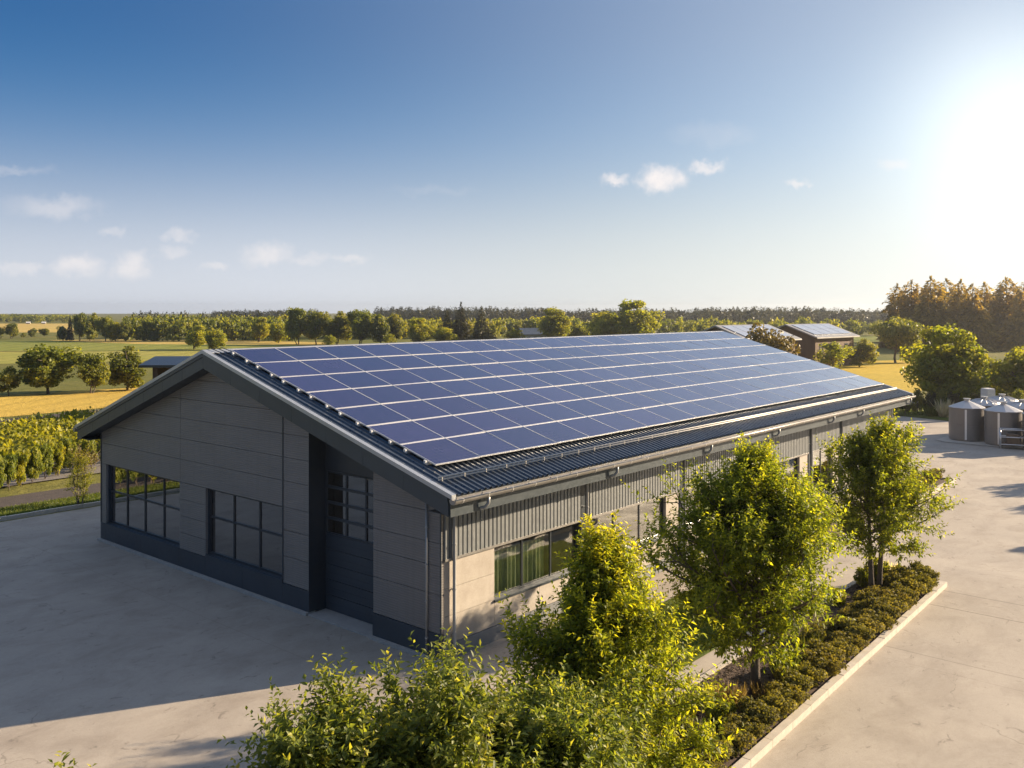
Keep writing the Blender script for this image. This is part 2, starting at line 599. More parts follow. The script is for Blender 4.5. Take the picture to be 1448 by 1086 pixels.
M_farcells = plain('sky_sheen_solar_glass', (.30, .33, .40), .16, .0, .1, .5)  # sky reflection on the far arrays put into an even pale colour
M_back = plain('panel_backsheet', (.05, .05, .055), .6)
M_bark = plain('brown_bark', (.10, .075, .055), .9, 0, .3, 8, .8, 30)
M_bark2 = plain('grey_bark', (.14, .115, .09), .9, 0, .3, 8, .8, 30)
M_mulch = plain('bark_mulch', (.085, .055, .038), .95, 0, .5, 9, 1.0, 40)
M_kerb = plain('kerb_concrete', (.46, .41, .34), .85, 0, .15, 5, .3)
M_asph = plain('grey_asphalt', (.17, .15, .135), .9, 0, .15, .6, .4, 80)
M_soil = plain('dark_soil', (.055, .042, .035), .95, 0, .35, 2, .8, 20)
M_steel = plain('tank_steel', (.20, .185, .175), .42, .45, .16, .9, streak=True)
M_steel2 = plain('tank_roof_steel', (.48, .47, .46), .42, .5, .08, 2)
M_wood = plain('brown_barn_boards', (.13, .085, .055), .85, 0, .25, 1.2, streak=True)
M_barnroof = plain('grey_barn_roof', (.30, .29, .28), .5, .3, .15, .6)
M_brickred = plain('red_tile', (.25, .10, .06), .8, 0, .2, 3)
L_near = leaf_mat('young_green_leaves', (.080, .115, .014), (.195, .230, .022), (.44, .42, .03), .60, .06)
L_shrub = leaf_mat('olive_green_leaves', (.072, .105, .022), (.160, .195, .036), (.34, .33, .055), .50, .10)
L_box = leaf_mat('dull_box_leaves', (.070, .072, .016), (.135, .125, .030), (.24, .205, .055), .40, .16, .75)
L_bright = leaf_mat('bright_bush_leaves', (.10, .125, .016), (.22, .235, .025), (.38, .33, .04), .55, .12)
L_far = leaf_mat('far_tree_leaves', (.066, .085, .017), (.145, .162, .028), (.28, .26, .042), .48, .18)
L_dark = leaf_mat('dark_conifer_needles', (.022, .028, .011), (.040, .045, .015), (.085, .075, .024), .25, .22)
L_pine = leaf_mat('glow_tinted_pine_needles', (.10, .078, .020), (.20, .145, .032), (.36, .24, .05), .50, .15)  # golden glow over the tall conifer row put into the needle colours
L_brown = leaf_mat('bronze_leaves', (.075, .055, .018), (.13, .10, .035), (.20, .16, .06), .3, .15)
L_crop = leaf_mat('yellow_green_crop', (.10, .115, .014), (.20, .205, .02), (.32, .30, .035), .45, .06)
L_grass = leaf_mat('grass_blades', (.05, .075, .012), (.10, .125, .02), (.20, .19, .04), .4, .06)
L_dry = leaf_mat('dry_grass_blades', (.14, .10, .045), (.24, .18, .085), (.36, .28, .15), .4, .08)
L_plume = leaf_mat('pale_plumes', (.45, .40, .32), (.55, .50, .42), (.70, .66, .58), .4, .05)

# ------------------------------------------------------------------ ground, fields, road
def sheet(name, pts, z, mat, sub=0):
    b = MB()
    b.add([(p[0], p[1], z) for p in pts], [list(range(len(pts)))])
    o = b.build(name, mat)
    me = o.data
    if me.polygons[0].normal.z < 0:
        me.flip_normals()
    return struct(o)

F_meadow = field_mat('meadow_ground', (.10, .115, .025), (.17, .155, .04), (.22, .18, .06), 0, 0, .05, .7)
F_wheat = field_mat('ripe_wheat', (.52, .355, .075), (.62, .43, .09), (.44, .30, .07), 3.2, 2.2, .10, 1.6)
F_green = field_mat('green_field', (.17, .20, .045), (.23, .24, .05), (.28, .25, .06), 6, 2.4, .05, .6)
F_green2 = field_mat('pale_green_field', (.27, .27, .06), (.33, .30, .07), (.37, .30, .08), 5, 2.3, .05, .6)
F_ochre = field_mat('pale_stubble', (.46, .33, .09), (.55, .40, .12), (.38, .29, .09), 8, 2.3, .03, .4)
F_stub = field_mat('sunny_stubble', (.48, .34, .05), (.55, .39, .06), (.36, .28, .05), 0, 0, .08, 1.1)
F_lawn = field_mat('short_lawn', (.075, .11, .02), (.11, .14, .025), (.16, .16, .035), 0, 0, .6, 5, .5)

b = MB()
ring = [(2400 * math.cos(2 * PI * k / 64), 2400 * math.sin(2 * PI * k / 64), -.02) for k in range(64)]
b.add(ring, [list(range(64))])
struct(b.build('ground', F_meadow))

def pix_sheet(name, uv, z, mat):
    return sheet(name, [G(u, v) for u, v in uv], z, mat)

sheet('concrete_yard', [(-70, -75), (62, -75), (62, -6), G(1345, 596), G(1310, 592), G(1280, 589), (61, 23.5), (-70, 23.9)], -.004, M_conc)
# left side: verge, bed, road, crop, wheat, fields behind
sheet('grass_verge', [(-60, 24.06), (40, 24.06), (40, 26.0), (-60, 26.0)], .10, F_lawn)
sheet('soil_bed', [(-60, 26.0), (40, 26.0), (40, 29.0), (-60, 28.2)], .03, M_soil)
sheet('road', [(-70, 27.9), (45, 33.2), (45, 42), (-70, 31.2)], .045, M_asph)
pix_sheet('wheat_field', [(-900, 655), (20, 588.5), (230, 569), (330, 540), (20, 558), (-500, 590)], .0, F_wheat)
pix_sheet('pale_green_field', [(-900, 519), (60, 514), (420, 504), (420, 494), (80, 497.5), (-900, 499)], .0, F_green2)
pix_sheet('green_field', [(-900, 498), (80, 496.5), (420, 493), (420, 487), (140, 485), (66, 482), (-900, 482.5)], .006, F_green)
pix_sheet('ochre_strip', [(66, 481.3), (200, 486.5), (460, 488), (460, 484), (330, 481.5), (200, 479.6)], .012, F_ochre)
pix_sheet('far_stubble_field', [(-900, 472), (110, 470), (95, 457.5), (-900, 458.5)], .0, F_ochre)
pix_sheet('stubble_meadow', [(1120, 560), (1300, 556), (1330, 520), (1310, 508.5), (1190, 511), (1050, 519)], .0, F_stub)
pix_sheet('far_green_field', [(1150, 484), (1300, 484), (1300, 475), (1100, 475)], .0, F_green)
pix_sheet('middle_field', [(880, 477), (1010, 477), (1010, 471), (880, 471)], .0, F_green2)

def kerb_line(name, pts, w=.14, h=.13, z0=-.05, seg=1.0, label=None):
    """row of kerb stones with thin joints along a polyline, one mesh"""
    bb = MB()
    rnd = random.Random(5)
    for a, c in zip(pts[:-1], pts[1:]):
        a, c = Vector((a[0], a[1], 0)), Vector((c[0], c[1], 0))
        L = (c - a).length
        d = (c - a) / L
        n = Vector((-d.y, d.x, 0)) * w
        k = max(1, round(L / seg))
        for i in range(k):
            p = a + d * (L * i / k + .006)
            q = a + d * (L * (i + 1) / k - .006)
            hh = h + rnd.uniform(-.006, .006)
            bb.prism([p + Vector((0, 0, z0)), q + Vector((0, 0, z0)), q + n + Vector((0, 0, z0)), p + n + Vector((0, 0, z0))], (0, 0, hh - z0))
    return struct(bb.build(name, M_kerb))

kerb_line('kerb', [(-60, 23.9), (30, 23.9)], .15, .14)
kerb_line('kerb', [(-13.5, -8.28), (.2, -7.93), (14.2, -7.53)], .17, .15)
kerb_line('kerb', [(14.37, -7.53), (14.37, -5.3)], .17, .15)
kerb_line('kerb', [(14.2, -5.25), (-13.5, -5.25)], .14, .10)
sheet('planting_bed', [(-13.5, -8.12), (.2, -7.77), (14.2, -7.37), (14.2, -5.3), (-13.5, -5.3)], .07, M_mulch)
# second bed further along
kerb_line('kerb', [(17.5, -3.05), (32.8, -2.95)], .17, .15)
kerb_line('kerb', [(32.97, -2.95), (32.97, -1.3)], .17, .15)
sheet('planting_bed', [(17.5, -2.88), (32.8, -2.78), (32.8, -1.3), (17.5, -1.3)], .07, M_mulch)
# small lawn by the wall
sheet('lawn', [(3.2, -4.6), (11.0, -4.6), (11.0, -1.7), (3.2, -1.7)], .012, F_lawn)
# grass strip behind the yard on the far right
sheet('grass_strip', [G(1230, 583), G(1280, 588.2), G(1310, 591.2), G(1345, 595), G(1500, 605), G(1600, 575), G(1230, 566)], .02, F_lawn)

# ------------------------------------------------------------------ the building
WD, LN = 17.8, 32.5          # width along Y, length along X
YR, ZR = 9.9, 7.22           # ridge
YE, ZE = -.85, 4.19          # near eave edge of the roof top
YB, ZB = 18.75, 4.16         # back eave
OG = .5
XE = LN + OG
def zroof(y):
    return ZE + (ZR - ZE) * (y - YE) / (YR - YE) if y <= YR else ZR + (ZB - ZR) * (y - YR) / (YB - YR)
FD = .52                     # depth of the verge fascia
def zsoff(y):
    return zroof(y) - FD

BLD = thing('workshop_building', 'long grey workshop with a solar covered gable roof and stone clad side', 'building')

def clip_poly(y0, y1, z0, z1, top):
    """rectangle in the YZ plane cut by the roof line"""
    ys = sorted({y0, y1} | ({YR} if y0 < YR < y1 else set()))
    for ya, yb in zip(ys[:-1], ys[1:]):
        def zt(y):
            return top(min(max(y, ya + 1e-6), yb - 1e-6))
        a, c = zt(ya), zt(yb)
        if max(a, c) <= z0 + .01:
            continue
        pts = [(ya, z0)]
        if min(a, c) > z0:
            pts.append((yb, z0))
            if c >= z1 and a >= z1:
                pts += [(yb, z1), (ya, z1)]
            elif c >= z1:
                yc = ya + (z1 - a) / (c - a) * (yb - ya)
                pts += [(yb, z1), (yc, z1), (ya, a)]
            elif a >= z1:
                yc = ya + (z1 - a) / (c - a) * (yb - ya)
                pts += [(yb, c), (yc, z1), (ya, z1)]
            else:
                pts += [(yb, c), (ya, a)]
        else:
            ym = ya + (z0 - a) / (c - a) * (yb - ya)
            if a < z0:
                pts = [(ym, z0), (yb, z0)]
                if c > z1:
                    yc = ya + (z1 - a) / (c - a) * (yb - ya)
                    pts += [(yb, z1), (yc, z1)]
                else:
                    pts += [(yb, c)]
            else:
                pts = [(ya, z0), (ym, z0)]
                if a > z1:
                    yc = ya + (z1 - a) / (c - a) * (yb - ya)
                    pts += [(yc, z1), (ya, z1)]
                else:
                    pts += [(ya, a)]
        yield pts

GAP = .006
b = MB(); back = MB()
ROWS = [2.85, 3.60, 4.28, 4.95, 5.60, 6.25, 7.1]
def panels(y0, y1, zs):
    for za, zb in zip(zs[:-1], zs[1:]):
        for poly in clip_poly(y0 + GAP, y1 - GAP, za + GAP, zb - GAP, zsoff):
            b.prism([(0, y, z) for y, z in poly], (.08, 0, 0))
    for poly in clip_poly(y0, y1, zs[0], zs[-1], zsoff):
        back.prism([(.081, max(y, .112), z) for y, z in poly], (.20, 0, 0))
panels(0.0, 2.5, [.66, 1.6, 2.3] + ROWS)
b.build('gable_wall', M_wall, BLD)
back.build('wall_core', M_trim, BLD)
b = MB(); back = MB()
panels(5.2, 6.45, [.66, 1.45, 2.2] + ROWS)
panels(6.45, 12.15, ROWS)
panels(12.15, 17.8, ROWS)
panels(10.6, 12.2, [.66, 1.2, 1.75, 2.3, 2.844])
panels(17.4, 17.8, [.66, 2.844])
b.build('gable_wall', M_wall, BLD)
back.build('wall_core', M_trim, BLD)
# navy plinth of the gable, in sheets
b = MB()
for ya, yb, zt in ((0.0, 2.5, .655), (5.2, 6.45, .655), (6.45, 8.5, .73), (8.5, 10.6, .73), (10.6, 12.2, .655), (12.2, 14.8, .68), (14.8, 17.4, .68), (17.4, 17.8, .655)):
    b.box(-.025, .26, ya + .004, yb - .004, .08, zt)
    if ya == 0.0 or yb == 17.8:
        b.build('plinth', M_navy, BLD)
        b = MB()
b = MB()
b.box(-.13, .2, -.02, 2.5, 0, .078)
b.box(-.13, .2, 5.2, 17.85, 0, .078)
b.box(-.06, .9, 2.51, 5.19, 0, .045)
b.build('base_ledge', M_ledge, BLD)
# vertical trims
b = MB()
b.box(-.018, .0, 6.43, 6.47, .73, zsoff(6.45) - .02)
b.build('wall_trim', M_trim, BLD)
for y0, y1, zt in ((17.76, 17.82, zsoff(17.8)), (-.012, .03, 3.9)):
    b = MB(); b.box(-.02, .0, y0, y1, .66, zt); b.build('wall_trim', M_trim, BLD)
b = MB(); b.box(-.03, .28, 5.185, 5.199, .09, zsoff(5.2) - .03); b.build('wall_trim', M_trim, BLD)
# door recess
b = MB()
b.box(.29, .62, 5.2, 5.24, .045, 5.2)
b.box(.29, .62, 2.46, 2.5, .045, 4.6)
for poly in clip_poly(2.5, 5.2, 3.98, 7, zsoff):
    b.prism([(.55, y, z) for y, z in poly], (.07, 0, 0))
b.build('door_recess', M_trim, BLD)

def window(nm, origin, ux, w, h, cols, rows, fw=.06, mw=.05, depth=.08, glass=None, sill=True, splits=None, zsp=None):
    """framed window in the plane spanned by ux (unit, horizontal) and Z; outward is to the right of ux turned down"""
    f = MB(); g = MB()
    ux = Vector(ux); n = Vector((ux.y, -ux.x, 0))
    o = Vector(origin)
    def bx(m, a0, a1, z0, z1, d0, d1):
        p = o + ux * a0 + n * d0 + Vector((0, 0, z0))
        q = [p, p + ux * (a1 - a0), p + ux * (a1 - a0) + n * (d1 - d0), p + n * (d1 - d0)]
        m.prism(q, (0, 0, z1 - z0))
    bx(f, 0, fw, 0, h, 0, depth); bx(f, w - fw, w, 0, h, 0, depth)
    bx(f, fw, w - fw, 0, fw, 0, depth); bx(f, fw, w - fw, h - fw, h, 0, depth)
    xs = splits or [w * i / cols for i in range(1, cols)]
    zs = zsp or [h * i / rows for i in range(1, rows)]
    for x in xs:
        bx(f, x - mw / 2, x + mw / 2, fw, h - fw, .004, depth - .004)
    e = [fw] + [x for x in xs] + [w - fw]
    for z in zs:
        for i in range(len(e) - 1):
            a0 = e[i] + (mw / 2 if i else 0)
            a1 = e[i + 1] - (mw / 2 if i < len(e) - 2 else 0)
            bx(f, a0, a1, z - mw / 2, z + mw / 2, .006, depth - .006)
    fo = f.build(nm, M_frame, BLD)
    zz = [fw] + zs + [h - fw]
    for i in range(len(e) - 1):
        for j in range(len(zz) - 1):
            g = MB()
            bx(g, e[i] + (mw / 2 if i else 0), e[i + 1] - (mw / 2 if i < len(e) - 2 else 0),
               zz[j] + (mw / 2 if j else 0), zz[j + 1] - (mw / 2 if j < len(zz) - 2 else 0), depth * .45, depth * .45 + .012)
            g.build('pane', glass or M_glass, fo)
    if sill:
        s = MB()
        bx(s, -.03, w + .03, -.05, -.002, -.02, depth + sill)
        s.build('sill', M_trim, fo)
    return fo

# gable windows: ux must run so that n points to -X: n=(uy,-ux) -> ux = (0,-1)
window('window', (.22, 17.4, .70), (0, -1, 0), 5.2, 2.14, 4, 2, .07, .07, .08, M_glass, .13, None, [1.16])
window('window', (.22, 10.6, .75), (0, -1, 0), 4.15, 2.09, 3, 2, .07, .07, .08, M_glass, .13, None, [1.18])
# window reveals
for y0, y1, z0 in ((12.2, 17.4, .70), (6.45, 10.6, .75)):
    for ya, yb in ((y1 - .001, y1 + .02), (y0 - .02, y0 + .001)):
        b = MB()
        b.box(.082, .30, ya, yb, z0, 2.84)
        b.build('window_reveal', M_navy, BLD)
# sectional door
dr = MB()
DX = .55
for i in range(5):
    z0 = .05 + i * .43
    dr.box(DX, DX + .05, 2.505, 5.195, z0 + .006, z0 + .424)
    dr.box(DX - .004, DX, 2.505, 5.195, z0 + .20, z0 + .212)
door = dr.build('garage_door', M_navy, BLD)
fr = MB()
zt0, zt1 = 2.21, 3.97
fr.box(DX - .012, DX + .05, 2.505, 2.60, zt0, zt1); fr.box(DX - .012, DX + .05, 5.10, 5.195, zt0, zt1)
ys = [2.60, 3.433, 4.267, 5.10]
for k in range(5):
    zc = zt0 + (zt1 - zt0) * k / 4
    for a in range(3):
        fr.box(DX - .012, DX + .05, ys[a] + (.03 if a else 0), ys[a + 1] - (.03 if a < 2 else 0), max(zt0, zc - .04), min(zt1, zc + .04))
for y in ys[1:3]:
    fr.box(DX - .012, DX + .05, y - .03, y + .03, zt0, zt1)
fr.build('door_frame', M_trim, door)
for k in range(4):
    for a in range(3):
        g = MB()
        g.box(DX + .016, DX + .028, ys[a] + .03 * (a > 0), ys[a + 1] - .03 * (a < 2), zt0 + (zt1 - zt0) * k / 4 + .04, zt0 + (zt1 - zt0) * (k + 1) / 4 - .04)
        g.build('pane', M_glass, door)
h = MB()
h.tube([(DX - .01, 3.0, .95), (DX - .06, 3.0, .95), (DX - .06, 3.0, 1.12), (DX - .01, 3.0, 1.12)], .012, 6)
h.build('handle', M_alu, door)
# conduit on the gable
b = MB()
b.tube([(-.05, .46, .09), (-.05, .46, 3.96)], .028, 10)
for z in (.5, 1.4, 2.3, 3.2):
    b.lathe([(.028, -.02), (.04, -.02), (.04, .02), (.028, .02)], 10, (-.05, .46, z))
b.build('conduit', M_pipe, BLD)

# long side
BAYS = [(.09, 5.62), (6.04, 11.2), (11.62, 16.45), (16.87, 21.85), (22.27, 25.3), (25.7, 32.5)]
ZS0, ZS1 = 2.44, 3.72
WIN = [(1.92, 5.62, 1.05, 3), (6.04, 10.35, 1.1, 3), (11.62, 15.9, 1.1, 3), (16.87, 21.0, 1.1, 3), (22.4, 24.6, .45, 2), (25.8, 31.2, 1.1, 4)]
b = MB()
for x0, x1 in BAYS:
    n = max(2, round((x1 - x0) / .158))
    st = (x1 - x0) / n
    b.box(x0, x1, .0, .10, ZS0, ZS1)
    for i in range(n):
        a = x0 + st * i
        c0, c1, c2, c3 = a + .010, a + .024, a + st - .030, a + st - .016
        b.prism([(c0, -.001, ZS0 + .03), (c1, -.034, ZS0 + .03), (c2, -.034, ZS0 + .03), (c3, -.001, ZS0 + .03)], (0, 0, ZS1 - ZS0 - .03))
b.build('siding', M_siding, BLD)
b = MB()
for x0, x1 in BAYS:
    b.box(x0, x1, -.05, -.001, ZS0 - .03, ZS0 + .028)
b.build('drip_trim', M_gutter, BLD)
# dark channels behind the downpipes and backing wall
b = MB()
for (a0, a1), (c0, c1) in zip(BAYS[:-1], BAYS[1:]):
    b.box(a1, c0, .045, .12, .38, ZS1)
    b.box(a1 - .0, a1 + .03, -.02, .044, .38, ZS1)
b.box(.1, LN, .002, .28, ZS1 + .002, zroof(.2) - .20)
b.build('wall_channel', M_trim, BLD)
# stone cladding, set in slabs with open joints
b = MB()
def slabs(x0, x1, z0, z1, w=1.9, hh=.69):
    k = max(1, round((x1 - x0) / w)); r = max(1, round((z1 - z0) / hh))
    for i in range(k):
        for j in range(r):
            b.box(x0 + (x1 - x0) * i / k + .005, x0 + (x1 - x0) * (i + 1) / k - .005, .0, .10, z0 + (z1 - z0) * j / r + .005, z0 + (z1 - z0) * (j + 1) / r - .005)
for (x0, x1), (w0, w1, ws, k) in zip(BAYS, WIN):
    if w0 - x0 > .02:
        slabs(x0, w0, .38, ZS0 - .03)
    if x1 - w1 > .02:
        slabs(w1, x1, .38, ZS0 - .03)
    slabs(w0, w1, .38, ws - .05)
b.build('stone_cladding', M_stone, BLD)
b = MB()
for (x0, x1), (w0, w1, ws, k) in zip(BAYS, WIN):
    if w0 - x0 > .02:
        b.box(max(x0, .30), w0, .101, .28, .38, ZS0)
    if x1 - w1 > .02:
        b.box(w1, x1, .101, .28, .38, ZS0)
    b.box(w0, w1, .101, .28, .38, ws - .05)
b.build('wall_core', M_inside, BLD)
b = MB()
b.box(-.0, LN, -.03, .28, 0.0, .375)
b.build('plinth', M_plinth, BLD)
for (w0, w1, ws, k) in WIN:
    wn = window('window', (w0, .17, ws), (1, 0, 0), w1 - w0, ZS0 - .032 - ws, k, 1, .06, .05, .07, M_glass2, .16)
# stays of green curtain behind the first window
def curtain(x0, x1, y, z0, z1):
    n = 90
    vs, fs = [], []
    for i in range(n + 1):
        x = x0 + (x1 - x0) * i / n
        yy = y + .035 * math.sin(i * .95) + .02 * math.sin(i * .31 + 1)
        vs += [(x, yy, z0), (x, yy, z1)]
    for i in range(n):
        fs.append((2 * i, 2 * i + 2, 2 * i + 3, 2 * i + 1))
    m = MB(); m.add(vs, fs, True)
    return m.build('curtain', M_curtain, BLD)
curtain(2.0, 4.4, .40, 1.0, 2.15)
# back and far walls, floor and partitions
b = MB()
b.box(.3, LN, WD - .25, WD, .0, zroof(WD) - .22)
b.box(LN - .25, LN, .28, WD - .25, .0, 3.6)
for poly in clip_poly(.0, WD, 3.6, 7.2, lambda y: zroof(y) - .16):
    b.prism([(LN - .25, y, z) for y, z in poly], (.25, 0, 0))
b.build('rear_wall', M_wall, BLD)
b = MB()
b.box(.95, LN - .26, .3, WD - .26, .02, .05)
b.box(.9, LN - .3, 6.0, 6.1, .05, 3.6)
b.box(.9, 1.0, .3, 2.4, .05, 3.4)
b.box(5.8, 5.9, .3, 6.0, .05, 3.4)
b.box(16.6, 16.7, .3, 6.0, .05, 3.4)
b.box(.9, LN - .3, .3, 6.0, 3.45, 3.5)
b.build('interior', M_inside, BLD)

# roof deck
b = MB()
prof = [(YE + .05, ZE - .03), (YR, ZR - .03), (YB - .05, ZB - .03), (YB - .05, ZB - .15), (YR, ZR - .15), (YE + .05, ZE - .15)]
b.prism([(-OG + .03, y, z) for y, z in prof], (XE + OG - .06, 0, 0))
roof = b.build('roof', M_trim, BLD)
# trapezoid sheet on both slopes
def sheet_roof(ya, za, yb, zb):
    m = MB()
    pitch = .2
    n = int((XE + OG) / pitch)
    xs = []
    for i in range(n):
        x = -OG + i * pitch
        xs += [(x, 0), (x + .105, 0), (x + .125, .042), (x + .180, .042)]
    xs.append((XE, 0))
    vs = []
    for x, h in xs:
        vs.append((x, ya, za + h)); vs.append((x, yb, zb + h))
    fs = [(2 * i, 2 * i + 2, 2 * i + 3, 2 * i + 1) for i in range(len(xs) - 1)]
    if ya > yb:
        fs = [f[::-1] for f in fs]
    m.add(vs, fs)
    return m.build('roof_sheet', M_roof, roof)
sheet_roof(YE, ZE, YR, ZR)
sheet_roof(YB, ZB, YR, ZR)
# ridge cap
b = MB()
s1 = (ZR - ZE) / (YR - YE); s2 = (ZR - ZB) / (YB - YR)
b.prism([(-OG - .02, YR - .30, ZR - .30 * s1 + .052), (-OG - .02, YR, ZR + .062), (-OG - .02, YR + .30, ZR - .30 * s2 + .052), (-OG - .02, YR + .30, ZR - .30 * s2 + .044), (-OG - .02, YR, ZR + .052), (-OG - .02, YR - .30, ZR - .30 * s1 + .044)], (XE + OG + .04, 0, 0))
b.build('ridge_cap', M_ridge, roof)
# verge fascias, front and back, with a lighter trim on top
def verge(x0, x1, out):
    for (ya, yb) in ((YE + .12, YR), (YR, YB - .10)):
        m = MB()
        k = 7
        for i in range(k):
            a = ya + (yb - ya) * i / k; c = ya + (yb - ya) * (i + 1) / k
            g = .004
            m.prism([(x0, a + g, zroof(a) - FD + 0.0), (x0, c - g, zroof(c - 1e-4) - FD), (x0, c - g, zroof(c - 1e-4) - .055), (x0, a + g, zroof(a + 1e-4) - .055)], (x1 - x0, 0, 0))
        m.build('fascia', M_fascia, BLD)
    m = MB()
    xo = x0 - .045 if out < 0 else x0
    for (ya, yb) in ((YE - .04, YR), (YR, YB + .03)):
        za, zb = zroof(ya), zroof(yb)
        m.prism([(xo, ya, za - .05), (xo, yb, zb - .05), (xo, yb, zb + .055), (xo, ya, za + .055)], (.14, 0, 0))
    m.build('verge_trim', M_ridge, roof)
    m = MB()
    for (ya, yb) in ((YE + .12, YR), (YR, YB - .10)):
        za, zb = zroof(ya), zroof(yb)
        m.prism([(xo + .018, ya, za - .155), (xo + .018, yb, zb - .155), (xo + .018, yb, zb - .056), (xo + .018, ya, za - .056)], (.1, 0, 0))
    m.build('verge_trim', M_fascia, roof)
verge(-OG, -OG + .04, -1)
verge(XE - .05, XE - .01, 1)
# soffit between gable wall and verge, and along the eaves
b = MB()
for ya, yb in ((YE + .12, YR), (YR, YB - .1)):
    za, zb = zroof(ya) - FD - .0, zroof(yb) - FD - .0
    b.prism([(-OG + .041, ya, za + .012), (-OG + .041, yb, zb + .012), (-OG + .041, yb, zb + .03), (-OG + .041, ya, za + .03)], (OG - .042 + .08, 0, 0))
b.box(-OG + .041, LN + OG - .06, YE + .13, -.002, ZS1 - .0, ZS1 + .018)
b.box(-OG + .041, LN + OG - .06, WD + .002, YB - .12, 3.74, 3.76)
b.build('soffit', M_fascia, BLD)
b = MB()
b.box(-OG + .041, XE - .06, YE + .08, YE + .118, ZS1 - .03, ZE - .04)
b.build('fascia', M_fascia, BLD)
b = MB()
b.box(-OG + .041, XE - .06, YB - .118, YB - .08, ZB - .42, ZB - .04)
b.build('fascia', M_fascia, BLD)

# gutter
def gutter(y, z, sgn):
    m = MB()
    prof = []
    for k in range(11):
        a = PI + PI * k / 10
        prof.append((y + 0.108 * math.cos(a), z + 0.108 * math.sin(a)))
    outer = prof
    inner = [(y + (p[0] - y) * .93, z + (p[1] - z) * .93) for p in prof][::-1]
    ring_ = outer + inner
    n = len(ring_)
    vs = [(-OG - .05, p[0], p[1]) for p in ring_] + [(XE + .02, p[0], p[1]) for p in ring_]
    fs = [(i, (i + 1) % n, n + (i + 1) % n, n + i) for i in range(n)]
    m.add(vs, fs, False)
    m.prism([(-OG - .052, p[0], p[1]) for p in outer], (.012, 0, 0))
    m.prism([(XE + .012, p[0], p[1]) for p in outer], (.012, 0, 0))
    m.tube([(-OG - .05, y - .09 * sgn, z + .004), (XE + .02, y - .09 * sgn, z + .004)], .014, 8)
    go = m.build('gutter', M_gutter, BLD)
    if sgn < 0:
        return go
    br = MB()
    pts = []
    for k in range(9):
        a = PI + PI * k / 8
        pts.append((0, y + .117 * math.cos(a), z + .117 * math.sin(a)))
    for p, q in zip(pts[:-1], pts[1:]):
        br.prism([p, (.03, p[1], p[2]), (.03, q[1], q[2]), q], (0, .002, -.004))
    br.box(0, .03, y - .11, y + .11, z + .014, z + .020)
    b0 = br.build('bracket', M_alu, go, (-OG + .2, 0, 0))
    for i in range(1, 38):
        c = b0.copy(); COL.objects.link(c); c.parent = go
        c.location = (-OG + .2 + i * .88, 0, 0)
    return go
gutter(YE - .07, ZE - .07, 1)
gutter(YB + .07, ZB - .07, -1)
# drip flashing above the gutter
b = MB()
b.prism([(-OG, YE - .015, ZE - .09), (-OG, YE + .12, ZE + .002), (-OG, YE + .12, ZE + .012 - .03), (-OG, YE - .005, ZE - .11)], (XE + OG, 0, 0))
b.build('drip_edge', M_gutter, roof)
# snow guard of two rails on small posts
b = MB()
for yy, hz in ((-.16, .075), (-.16, .135)):
    b.tube([(-.25, yy, zroof(yy) + hz), (XE - .25, yy, zroof(yy) + hz)], .024, 6)
for i in range(42):
    x = -.15 + i * .78
    b.box(x, x + .02, -.18, -.14, zroof(-.16) + .04, zroof(-.16) + .13)
b.build('snow_guard', M_guard, roof)
# downpipes with swan neck
PIPES = [.36, 5.84, 11.40, 16.66, 22.06, 25.5, 32.25]
for x in PIPES:
    m = MB()
    gy, gz = YE - .07, ZE - .16
    m.tube([(x + .32, gy, gz + .02), (x + .32, gy, gz - .16), (x + .26, gy + .06, gz - .26), (x + .05, -.22, gz - .40), (x, -.11, gz - .48), (x, -.09, gz - .60), (x, -.09, .16), (x - .0, -.13, .07)], .044, 10)
    for z in (.6, 1.7, 2.8):
        m.lathe([(.044, -.02), (.058, -.02), (.058, .02), (.044, .02)], 12, (x, -.09, z))
        m.box(x - .02, x + .02, -.05, .045, z - .012, z + .012)
    m.build('downpipe', M_pipe, BLD)
m = MB()
m.tube([(.3, YB + .07, ZB - .2), (.3, YB - .1, ZB - .42), (.3, WD + .1, ZB - .62), (.3, WD + .09, .1)], .044, 10)
m.build('downpipe', M_pipe, BLD)
# loose cables over the ridge at the gable end
m = MB()
for k in range(3):
    m.tube([(-.35 + k * .18, YR + .15, ZR + .02), (-.28 + k * .2, YR - .05, ZR + .11), (-.1 + k * .22, YR - .5, zroof(YR - .5) + .07), (.25 + k * .2, YR - 1.0 - k * .2, zroof(YR - 1 - k * .2) + .07), (.7, YR - 1.2 - k * .3, zroof(YR - 1.2 - k * .3) + .12)], .013, 6)
m.build('cable', M_frame, roof)

# ------------------------------------------------------------------ solar panels
NCOL, NROW = 20, 7
PX0, PX1 = .22, 32.60
PY0, PY1 = .42, 9.56
PW = (PX1 - PX0) / NCOL
slope = math.atan2(ZR - ZE, YR - YE)
PHs = (PY1 - PY0) / math.cos(slope) / NROW
# rails under the panels
for r in range(NROW):
    for fr_ in (.22, .78):
        s_ = (r + fr_) * PHs
        y = PY0 + s_ * math.cos(slope); z = zroof(y) + .042
        m = MB()
        m.prism([(PX0 - .06, y - .02, z - .02 * math.tan(slope)), (PX0 - .06, y + .02, z + .02 * math.tan(slope)), (PX0 - .06, y + .02, z + .072), (PX0 - .06, y - .02, z + .062)], (PX1 - PX0 + .12, 0, 0))
        m.prism([(PX0 - .10, y - .035, z + .02), (PX0 - .10, y + .035, z + .04), (PX0 - .10, y + .035, z + .12), (PX0 - .10, y - .035, z + .10)], (.05, 0, 0))
        m.build('mounting_rail', M_alu, roof)
w2, h2, th = PW / 2 - .006, PHs / 2 - .009, .036
fm = MB()
fb = .020
fm.box(-w2, w2, -h2, -h2 + fb, 0, th); fm.box(-w2, w2, h2 - fb, h2, 0, th)
